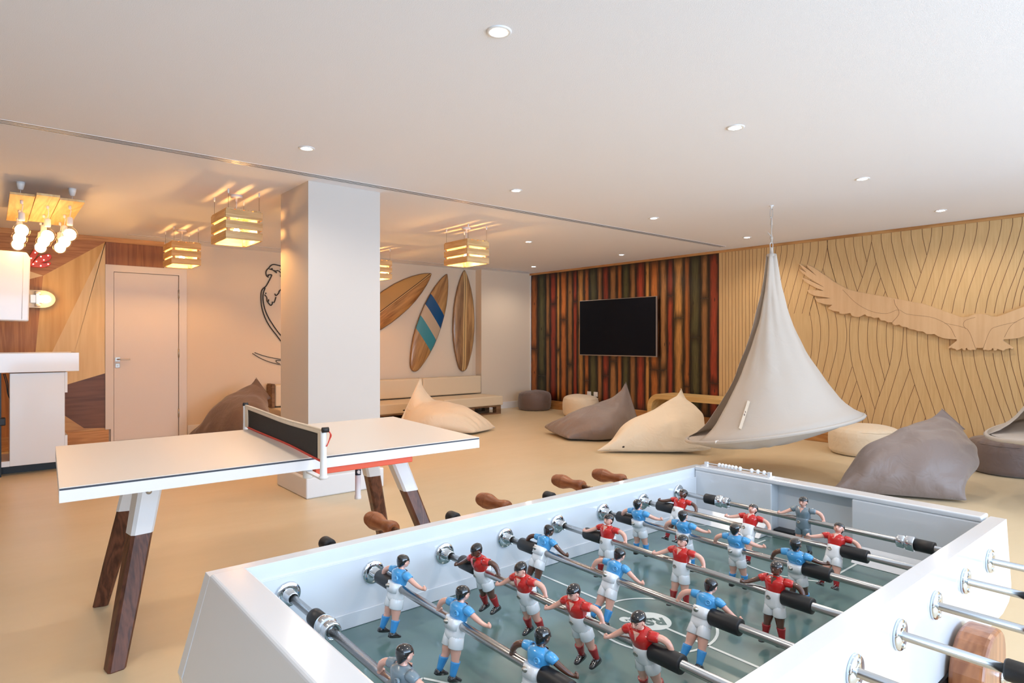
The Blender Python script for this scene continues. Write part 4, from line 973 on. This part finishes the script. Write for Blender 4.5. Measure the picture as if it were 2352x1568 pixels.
def ramp(x0, x1, y0, y1): # white sloped strip at the foot of an end wall
    s = 1 if x1 > x0 else -1
    P = [(x0, .7655), (x1, .7655), (x1, .803)]
    fo('corner_ramp', MB().prism(P, 'y', y0, y1), M_cab, bev=.002)
ramp(1.795, 1.8418, .4345, .715); ramp(1.795, 1.8418, .978, 1.2285); ramp(.42, .3725, .4345, .715); ramp(.42, .3725, .978, 1.2285)
fo('reflection_strip', MB().box(.3725, 1.8415, 1.2245, 1.2285, .7655, .797), M_cab, bev=.001)  # added thin strips standing in for the lighter reflected band above the field
fo('reflection_strip', MB().box(.3725, 1.8415, .434, .438, .7655, .797), M_cab, bev=.001)
# markings
def strip(pts, w, z0=.7651, z1=.7656):
    L_, R_ = [], []
    for i, p in enumerate(pts):
        a = Vector((*pts[max(i-1, 0)], 0)); c = Vector((*pts[min(i+1, len(pts)-1)], 0)); t = (c-a).normalized(); n = Vector((-t.y, t.x, 0))*w/2; p = Vector((*p, 0))
        L_.append(p+n); R_.append(p-n)
    vs_ = []
    for l, r_ in zip(L_, R_): vs_ += [(l.x, l.y, z1), (r_.x, r_.y, z1)]
    fs = [(2*i, 2*i+1, 2*i+3, 2*i+2) for i in range(len(pts)-1)]
    return vs_, fs
pf = [o for o in kids(ft) if o.name.startswith('playfield')][0]
def mark(vf=None, mb=None): fo('field_marking', mb or MB().add(*vf), M_mark, pf)
mark(strip([(1.09, .434), (1.09, 1.2285)], .007))
mark(strip([(1.09+.128*math.cos(a), .83+.128*math.sin(a)) for a in [2*PI*k/60 for k in range(61)]], .006))
for sx_ in (1, -1):
    X = lambda x: 1.09+sx_*(x-1.09)*(1 if sx_ > 0 else (1.09-.40)/(1.80-1.09))
    mark(strip([(X(1.60), .70), (X(1.80), .70)], .006)); mark(strip([(X(1.60), .96), (X(1.80), .96)], .006))
    arc = [(X(1.60)-sx_*.048*math.sin(PI*k/24), .70+.26*k/24) for k in range(25)]
    mark(strip(arc, .006))
    for yc, a0 in ((1.2285, PI), (.434, PI/2)):
        cxx = X(1.82); arc = [(cxx+sx_*-.07*abs(math.sin(t))*1, yc+(-.07 if yc > 1 else .07)*math.cos(t)) for t in [PI/2*k/14 for k in range(15)]]
        mark(strip(arc, .005))
    mark(mb=MB().lathe([(.0001, .7656), (.0055, .7656), (.0055, .7651)], (X(1.714), .83, 0), 'z', 18))
lg = MB(); lc = (1.092, .841)
P = [(lc[0]+.043*math.cos(a), lc[1]+.043*math.sin(a)) for a in [2*PI*k/48 for k in range(48)]]
lg.prism(P, 'z', .7652, .7658)
hd = Vector((1.053-lc[0], .884-lc[1])).normalized()
hc = (lc[0]+hd.x*.055, lc[1]+hd.y*.055); lg.prism([(hc[0]+.0125*math.cos(a), hc[1]+.0125*math.sin(a)) for a in [2*PI*k/24 for k in range(24)]], 'z', .7652, .7657)
n_ = Vector((-hd.y, hd.x)); A_ = Vector(lc)+hd*.036; B_ = Vector(lc)+hd*.052
lg.prism([tuple(A_+n_*.018), tuple(B_+n_*.007), tuple(B_-n_*.007), tuple(A_-n_*.018)], 'z', .7652, .7656)
fo('centre_emblem', lg, M_mark, pf)
M_ink = mat('emblem_ink', (.36, .45, .44), .4)
def text_part(name, body, size, loc, rot, parent, m, bold=False, ext=.0004, sp=1.0):
    cu = D.curves.new(name, 'FONT'); cu.body = body; cu.size = size; cu.align_x = 'CENTER'; cu.align_y = 'CENTER'; cu.extrude = ext; cu.space_character = sp
    if bold: cu.offset = size*.035
    to = D.objects.new(name, cu); COL.objects.link(to); bpy.context.view_layer.update()
    me = D.meshes.new_from_object(to); D.objects.remove(to); me.materials.clear(); me.materials.append(m)
    o = D.objects.new(name, me); COL.objects.link(o); o.parent = parent; o.location = Vector(loc)-wpos(parent); o.rotation_euler = rot
    return o
rz = PI - .62
text_part('emblem_letters', 'RS', .044*S, ((lc[0]+.004)*S, (lc[1]-.006)*S, .7662*S), (0, 0, rz), pf, M_ink, True)
text_part('emblem_small_text', 'BARCELONA', .0095*S, ((lc[0]-.014)*S, (lc[1]+.019)*S, .7662*S), (0, 0, rz), pf, M_ink, sp=1.25)
# score counter on the far end rim
sc = fo('score_counter', MB().box(1.852, 1.886, .975, 1.215, .9418, .944).tube([(1.869, .985, .953), (1.869, 1.205, .953)], .0018, 8).box(1.864, 1.874, .978, .988, .944, .957).box(1.864, 1.874, 1.202, 1.212, .944, .957), M_cab)
for y in (1.158, 1.146, 1.134, 1.122, 1.110, 1.098, 1.083, 1.043, 1.022, 1.001):
    fo('counter_bead', MB().lathe([(.0022, -.0045), (.0058, -.0035), (.0072, 0), (.0058, .0035), (.0022, .0045)], (1.869, y, .953), 'y', 16), M_plast, sc)
# rod bearings
RX = [.45+.184*k for k in range(8)]; ZR = .87
for x in RX:
    bp_ = fo('rod_bearing', MB().lathe([(.009, 1.236), (.0250, 1.2285), (.0250, 1.2255), (.0235, 1.2235), (.0125, 1.2235), (.0118, 1.2235), (.0112, 1.200), (.0090, 1.198), (.0088, 1.2285)], (x, 0, ZR), 'y', 36, cap=False), M_chrome)
    bo = fo('rod_bearing', MB().lathe([(.009, .396), (.0262, .3945), (.0262, .3905), (.0245, .388), (.0105, .3865), (.009, .386), (.0088, .3945)], (x, 0, ZR), 'y', 36, cap=False), M_chrome)
    for s in (-1, 1):
        fo('bolt', MB().lathe([(.0006, .3835), (.0036, .3845), (.0046, .3875), (.0046, .389)], (x, 0, ZR+s*.0175), 'y', 12), M_chrome, bo)
# legs
M_tleg = wood('table_leg_teak', (.70, .46, .30), (.56, .34, .21), 'z', 1.5, .3, ring=6, coat=.3)
def fleg(x0, x1, y0, y1, s):
    P = []; r = .05
    for k in range(7): a = PI/2*k/6; P.append((x1-r+r*math.cos(a), .795-r+r*math.sin(a)))
    r2 = .085
    for k in range(7): a = PI/2+PI/2*k/6; P.append((x0+r2+r2*math.cos(a), .795-r2+r2*math.sin(a)))
    P += [(x0+.0, .45), (x0+s*.03, .001), (x1+s*.03, .001)]
    l = fo('leg', MB().prism(P, 'y', y0, y1), M_tleg, bev=.008, seg=3)
    yb = y0 if y0 < .8 else y1; sg_ = -1 if y0 < .8 else 1
    for bx_, bz in ((x0+.125, .700), (x0+.045, .672)):
        w_ = fo('bolt', MB().lathe([(.0128, yb+sg_*.0002), (.0128, yb+sg_*.003), (.0070, yb+sg_*.0035), (.0078, yb+sg_*.009), (.0055, yb+sg_*.0125), (.0005, yb+sg_*.013)], (bx_, 0, bz), 'y', 20), M_chrome, l)
    fo('leg_bracket', MB().box(x0-.05, x0+.10, *(sorted((y1+.001, y1+.06)) if y0 < .8 else sorted((y0-.06, y0-.001))), .62, .7145), M_blackm, l, bev=.006)
    return l
fleg(1.42, 1.585, .330, .3885, 1); fleg(.615, .78, .330, .3885, -1); fleg(1.42, 1.585, 1.2725, 1.331, 1); fleg(.615, .78, 1.2725, 1.331, -1)

# ---------------------------------------------------------------- the figures
M_skin = mat('figure_skin_light', (.90, .68, .60), .22, coat=.8); M_skd = mat('figure_skin_dark', (.36, .22, .16), .22, coat=.8)
M_blue = mat('jersey_blue', (.28, .63, .86), .22, coat=.8); M_redj = mat('jersey_red', (.80, .10, .08), .22, coat=.8); M_gryj = mat('kit_grey', (.45, .52, .56), .25, coat=.8)
M_short = mat('shorts_white', (.93, .94, .95), .25, coat=.7); M_redsk = mat('sock_red', (.62, .08, .10), .3, coat=.6); M_blusk = mat('sock_blue', (.22, .58, .84), .25, coat=.7)
M_shoe = mat('shoe_black', (.06, .06, .07), .15, coat=.9); M_hair = mat('hair_black', (.07, .07, .08), .14, coat=.9); M_face = mat('face_line', (.22, .12, .10), .5); M_lip = mat('lip_red', (.62, .22, .18), .4)
def ell(cx_, cy_, z, rx, ry, n=20, ex=1.0, tilt=0):
    out = []
    for k in range(n):
        a = 2*PI*k/n; ca, sa = math.cos(a), math.sin(a)
        out.append(Vector((cx_+rx*math.copysign(abs(ca)**ex, ca), cy_+ry*math.copysign(abs(sa)**ex, sa), z+tilt*rx*ca)))
    return out
def hring(p, r, n=14, rx=1, ry=1): return ell(p[0], p[1], p[2], r*rx, r*ry, n)
def interp(rows, k=3):
    """smooth extra rings between given (z,cx,rx,ry) rows"""
    pts = bez([Vector((a, b2, c)) for a, b2, c, d in rows], k); pd = bez([Vector((a, d, 0)) for a, b2, c, d in rows], k)
    return [(p.x, p.y, p.z, q.y) for p, q in zip(pts, pd)]
def fig_parts(kit, skin):
    jm = {'blue': M_blue, 'red': M_redj, 'grey': M_gryj}[kit]; sm_ = M_short if kit != 'grey' else M_gryj
    km = {'blue': M_blusk, 'red': M_redsk, 'grey': M_gryj}[kit]; P = {}
    b = MB()      # body: one mesh
    # head with jaw, neck, hidden trunk
    rows = [(-.025, 0, .010, .012), (.0, 0, .0105, .0125), (.018, 0, .0105, .015), (.028, 0, .010, .015), (.0335, -.0005, .0072, .0085), (.0365, -.0005, .0052, .0056), (.0395, 0, .0050, .0052),
            (.0408, .0022, .0066, .0055), (.0435, .0022, .0088, .0070), (.047, .0010, .0100, .0083), (.051, .0002, .0108, .0090), (.055, -.0004, .0106, .0090), (.0585, -.0008, .0088, .0077), (.061, -.001, .0052, .0046), (.0618, -.001, .0012, .001)]
    b.loft([ell(c, 0, z, rx, ry, 22) for z, c, rx, ry in interp(rows, 2)])
    # nose and ears
    b.loft([ell(.0098, 0, .0455, .0018, .0019, 10), ell(.0118, 0, .0462, .0022, .0020, 10), ell(.0112, 0, .0495, .0016, .0012, 10), ell(.0102, 0, .0525, .0010, .0009, 10)])
    for s in (-1, 1): b.ball((.0005, s*.0090, .048), .0022, .0012, .0030, 10, 6)
    # arms (taper, elbow bend, closed hand with thumb)
    R = [(0, -.014, .0285), (.002, -.0215, .0265), (.006, -.0290, .0215), (.0125, -.0380, .0155), (.0180, -.0440, .0125), (.0205, -.0470, .0125), (.0225, -.0500, .0135), (.0235, -.0515, .0140)]
    b.tube(bez(R, 2), [q for q in [.0062, .0060, .0056, .0053, .0050, .0047, .0043, .0039, .0034, .0033, .0034, .0040, .0043, .0040, .0020]], 12)
    b.ball((.0212, -.0478, .0168), .0022, .0018, .0026, 8, 6)
    Lh = [(0, .014, .0285), (-.002, .0225, .0280), (-.0050, .0310, .0270), (-.0070, .0385, .0215), (-.0060, .0435, .0130), (-.0045, .0455, .0085), (-.0035, .0465, .0050), (-.003, .0468, .0032)]
    b.tube(bez(Lh, 2), [.0062, .0060, .0057, .0055, .0053, .0052, .0050, .0046, .0041, .0036, .0034, .0036, .0042, .0041, .0020], 12)
    b.ball((.0005, .0455, .0075), .0026, .0018, .0022, 8, 6)
    # legs
    for s, dx in ((-1, .0015), (1, -.0015)):
        rr = [((0, s*.0075, -.020), .0098), ((0, s*.0080, -.034), .0098), ((.0005+dx, s*.0092, -.046), .0085), ((.001+dx, s*.0103, -.056), .0066), ((.0005+dx*2, s*.0112, -.064), .0064), ((-.0005+dx*2, s*.0122, -.074), .0050), ((-.001+dx*2, s*.0132, -.086), .0040)]
        pts = bez([r_[0] for r_ in rr], 2); rad = bez([Vector((r_[1], 0, 0)) for r_ in rr], 2)
        b.loft([ell(p.x, p.y, p.z, q.x, q.x*.93, 14) for p, q in zip(pts, rad)])
    P['player_figure'] = (b, skin)
    # hair cap
    h_ = MB(); rows = [(.0385, -.0068, .0016, .0030), (.0415, -.0052, .0040, .0058), (.0455, -.0040, .0064, .0080), (.0500, -.0036, .0082, .0096), (.0535, -.0026, .0098, .0100)]
    rr_ = [ell(c, 0, z, rx, ry, 22) for z, c, rx, ry in interp(rows, 2)]
    rows = [(.0545, -.0006, .0118, .0102), (.0575, -.0010, .0112, .0096), (.0605, -.0012, .0092, .0080), (.0630, -.0014, .0058, .0050), (.0640, -.0014, .0012, .001)]
    rr_ += [ell(c, 0, z, rx, ry, 22) for z, c, rx, ry in interp(rows, 2)]
    h_.loft(rr_); P['hair'] = (h_, M_hair)
    f = MB()
    for s in (-1, 1):
        f.tube([(.0104, s*.0018, .0527), (.0098, s*.0045, .0530), (.0084, s*.0066, .0520)], .0006, 6).ball((.0098, s*.0038, .0500), .0008, .0011, .0007, 8, 5)
    P['brow_and_eye'] = (f, M_face)
    P['mouth'] = (MB().tube([(.0096, -.0024, .0434), (.0108, 0, .0430), (.0096, .0024, .0434)], .0007, 6), M_lip)
    # jersey
    j = MB(); rows = [(.0015, .001, .0098, .0150), (.0060, .001, .0112, .0152), (.0120, .0008, .0124, .0158), (.0200, .0006, .0138, .0176), (.0270, .0, .0134, .0190), (.0310, -.0004, .0114, .0172), (.0342, -.0008, .0084, .0110), (.0362, -.001, .0064, .0072)]
    j.loft([ell(c, 0, z, rx, ry, 24, .9) for z, c, rx, ry in interp(rows, 2)])
    j.tube(bez([R[0], R[1], (.0045, -.0262, .0235)], 2), [.0080, .0082, .0078, .0073, .0068], 14)
    j.tube(bez([Lh[0], Lh[1], (-.0038, .0275, .0276)], 2), [.0080, .0082, .0079, .0074, .0070], 14)
    P['jersey'] = (j, jm)
    # V neck
    P['neck_opening'] = (MB().add([(.0086, -.0060, .0352), (.0086, .0060, .0352), (.0150, 0, .0225), (.0132, 0, .0345)], [(0, 2, 3), (3, 2, 1), (0, 3, 1)]), skin)
    rb = MB(); rb.lathe([(.0048, -.0118), (.0052, -.0140), (.0046, -.0150), (.0034, -.0150), (.0030, -.0138), (.0012, -.0138), (.0010, -.0146), (.0003, -.0146)], (0, -.0105, .0195), 'x', 18, cap=False)
    P['shoulder_boss'] = (rb, jm)
    # shorts and clamp block
    w = MB(); rows = [(-.027, 0, .0100, .0120), (-.022, 0, .0130, .0162), (-.014, 0, .0138, .0162), (-.007, 0, .0144, .0158), (0, -.0004, .0148, .0156), (.0065, -.0010, .0140, .0155), (.0085, -.0014, .0126, .0145)]
    w.loft([ell(c, 0, z, rx, ry, 24, .82) for z, c, rx, ry in interp(rows, 2)])
    for s in (-1, 1): w.loft([ell(0, s*.0062, -.012, .0118, .0090, 18), ell(0, s*.0076, -.026, .0124, .0098, 18), ell(.0003, s*.0088, -.0385, .0126, .0106, 18), ell(.0003, s*.0088, -.0395, .0118, .0098, 18)])
    w.loft([ell(-.0035, 0, -.0095, .0130, .0140, 18, .6), ell(-.0035, 0, .0095, .0130, .0145, 18, .6)])
    P['shorts'] = (w, sm_)
    P['clamp_bolt'] = (MB().lathe([(.0044, -.0155), (.0046, -.0172), (.0030, -.0180), (.0026, -.0205), (.0005, -.0215)], (0, .0045, .0015), 'x', 12), M_satin)
    P['clamp_socket'] = (MB().lathe([(.0040, .0140), (.0042, .0152), (.0030, .0156), (.0024, .0150), (.0004, .0150)], (0, -.0045, -.0040), 'x', 14), M_satin)
    for i, (s, dx) in enumerate(((-1, .0015), (1, -.0015))):
        k_ = MB(); k_.loft([ell(.0008+dx*2, s*.0110, -.0610, .0066, .0062, 14), ell(.0008+dx*2, s*.0110, -.0600, .0076, .0072, 14), ell(.0006+dx*2, s*.0112, -.0625, .0076, .0072, 14), ell(0+dx*2, s*.0118, -.070, .0066, .0062, 14), ell(-.0008+dx*2, s*.0128, -.0800, .0052, .0050, 14), ell(-.001+dx*2, s*.0132, -.0855, .0050, .0048, 14)])
        P['sock', i] = (k_, km)
        f_ = MB(); x_ = dx*2; y_ = s*.0134
        def frow(x, hw2, z1): return [Vector((x, y_+s*.10*(x-x_)*0+hw2*q, -.0922+(z1+.0922)*t)) for q, t in ((-1, 0), (-1, .45), (-.7, .85), (0, 1), (.7, .85), (1, .45), (1, 0), (0, -.0))]
        f_.loft([frow(x_-.0078, .0022, -.0885), frow(x_-.0066, .0044, -.0835), frow(x_-.002, .0056, -.0805), frow(x_+.0035, .0056, -.0815), frow(x_+.0085, .0054, -.0856), frow(x_+.0130, .0048, -.0876), frow(x_+.0160, .0030, -.0892), frow(x_+.0168, .0010, -.0908)])
        P['shoe', i] = (f_, M_shoe)
        if kit == 'red': P['shoe_stud_dots', i] = (MB().ball((x_+.0045, y_, -.0808), .0007, n=6, m=4).ball((x_+.0072, y_, -.0828), .0007, n=6, m=4).ball((x_+.0098, y_, -.0848), .0007, n=6, m=4), M_short)
    return P
protos = {}
def make_fig(kit, dark):
    P = fig_parts(kit, M_skd if dark else M_skin); root = None
    for k, (mb, m) in P.items():
        nm = k if isinstance(k, str) else k[0]
        mb.v = [Vector((v.x*1.17, v.y*1.17, v.z)) for v in mb.v]
        o = obj(nm, mb.scale(S), m, root, local=True)
        if root is None: root = o
    return root
def put_fig(rod, kit, dark, y, phi, face):
    key = (kit, dark)
    if key not in protos: f = protos[key] = make_fig(kit, dark); f.parent = rod
    else: f = copy_tree(protos[key], rod)
    f.location = (0, (y-.83)*S, 0); f.rotation_euler = (0, math.radians(phi if face > 0 else -phi), 0 if face > 0 else PI)
    return f
RODS = [('grey', 1, [.788], 8, [0]), ('blue', 1, [1.122, .912, .702], 15, [0, 0, 1]), ('red', -1, [1.082, .936, .790, .644], -17, [1, 0, 0, 0]), ('blue', 1, [1.091, .872, .653], 28, [1, 0, 0]),
        ('red', -1, [1.048, .830, .612], 5, [0, 0, 1]), ('blue', 1, [1.095, .949, .803, .657], -7, [0, 0, 0, 1]), ('red', -1, [1.096, .875, .653], 25, [1, 0, 0]), ('grey', -1, [.816], 0, [0])]
RL = ['rod nearest the camera carrying one grey goalkeeper seen from behind', 'second rod, three blue players, the right one dark-skinned', 'rod with four red players leaning back toward the camera, the left one dark-skinned', 'rod of three strongly leaning blue players just before the centre emblem',
      'rod of three upright red players just beyond the centre emblem', 'rod with four blue players in the far half', 'rod of three red players before the far goal, the left one dark-skinned', 'farthest rod carrying one grey goalkeeper in front of the goal opening']
CAPY = {1: 1.466, 3: 1.459, 5: 1.454, 0: 1.30}; RCAP = {2: .26, 4: .232, 6: .275, 7: .25}
for k, (kit, face, ys, phi, dk_) in enumerate(RODS):
    x = RX[k]; rod = thing('football_table_rod', RL[k], 'football table rod', (x*S, .83*S, ZR*S), 'football table rods')
    L0 = lambda mb: mb.xf(Matrix.Translation((-x, -.83, -ZR))).scale(S)
    def ro(name, mb, m, **kw): return obj(name, L0(mb), m, rod, local=True, **kw)
    plus = k in (2, 4, 6, 7)
    if plus: yc = RCAP[k]; yh = yc+1.235; ya, yb = yc, yh+.12; hs = 1
    else: yc = CAPY[k]; yh = yc-1.235; ya, yb = yh-.12, yc; hs = -1
    ro('rod_shaft', MB().lathe([(.0075, ya), (.0075, yb)], (x, 0, ZR), 'y', 24), M_steel)
    cs = -hs
    ro('end_cap', MB().lathe([(.0155, yc+cs*.018), (.0165, yc+cs*.014), (.0165, yc-cs*.014), (.0150, yc-cs*.017), (.0076, yc-cs*.017)], (x, 0, ZR), 'y', 28), M_black)
    hp_ = [(.0125, -.028), (.0190, -.026), (.0205, -.020), (.0200, -.008), (.0170, .006), (.0150, .020), (.0160, .034), (.0200, .048), (.0235, .062)]
    for q in range(6):
        t0_ = .066+q*.0062; rr_ = .0242-.0011*max(0, q-2); hp_ += [(rr_, t0_), (rr_-.0026, t0_+.0012), (rr_-.0026, t0_+.0022), (rr_, t0_+.0034)]
    hp_ += [(.0200, .106), (.0165, .114), (.0100, .119), (.001, .120)]
    ro('handle', MB().lathe([(r_, yh+hs*t_) for r_, t_ in hp_], (x, 0, ZR), 'y', 30), M_teaky)
    if len(ys) == 1:
        for s, yb_ in ((1, 1.098 if k == 0 else 1.125), (-1, .562 if k == 0 else .500)):
            yq = yb_
            ro('bumper', MB().lathe([(.0076, yq), (.0148, yq), (.0152, yq-s*.002), (.0152, yq-s*.040), (.0076, yq-s*.041)], (x, 0, ZR), 'y', 30), M_black)
            y2 = yq-s*.0415; ro('chrome_collar', MB().lathe([(.0076, y2), (.0178, y2), (.0186, y2-s*.002), (.0186, y2-s*.017), (.0172, y2-s*.0195), (.0135, y2-s*.0195), (.0135, y2-s*.0215), (.0160, y2-s*.023), (.0164, y2-s*.025), (.0164, y2-s*.037), (.0150, y2-s*.039), (.0105, y2-s*.039), (.0100, y2-s*.036), (.0076, y2-s*.036)], (x, 0, ZR), 'y', 36), M_chrome)
    else:
        for s, y0_ in ((1, ys[0]+.0165), (-1, ys[-1]-.0165)):
            ro('bumper', MB().lathe([(.0076, y0_), (.0146, y0_), (.0150, y0_+s*.002), (.0150, y0_+s*.055), (.0144, y0_+s*.057), (.0076, y0_+s*.057)], (x, 0, ZR), 'y', 30), M_black)
    for y, dk2 in zip(ys, dk_): put_fig(rod, kit, bool(dk2), y, phi, face)
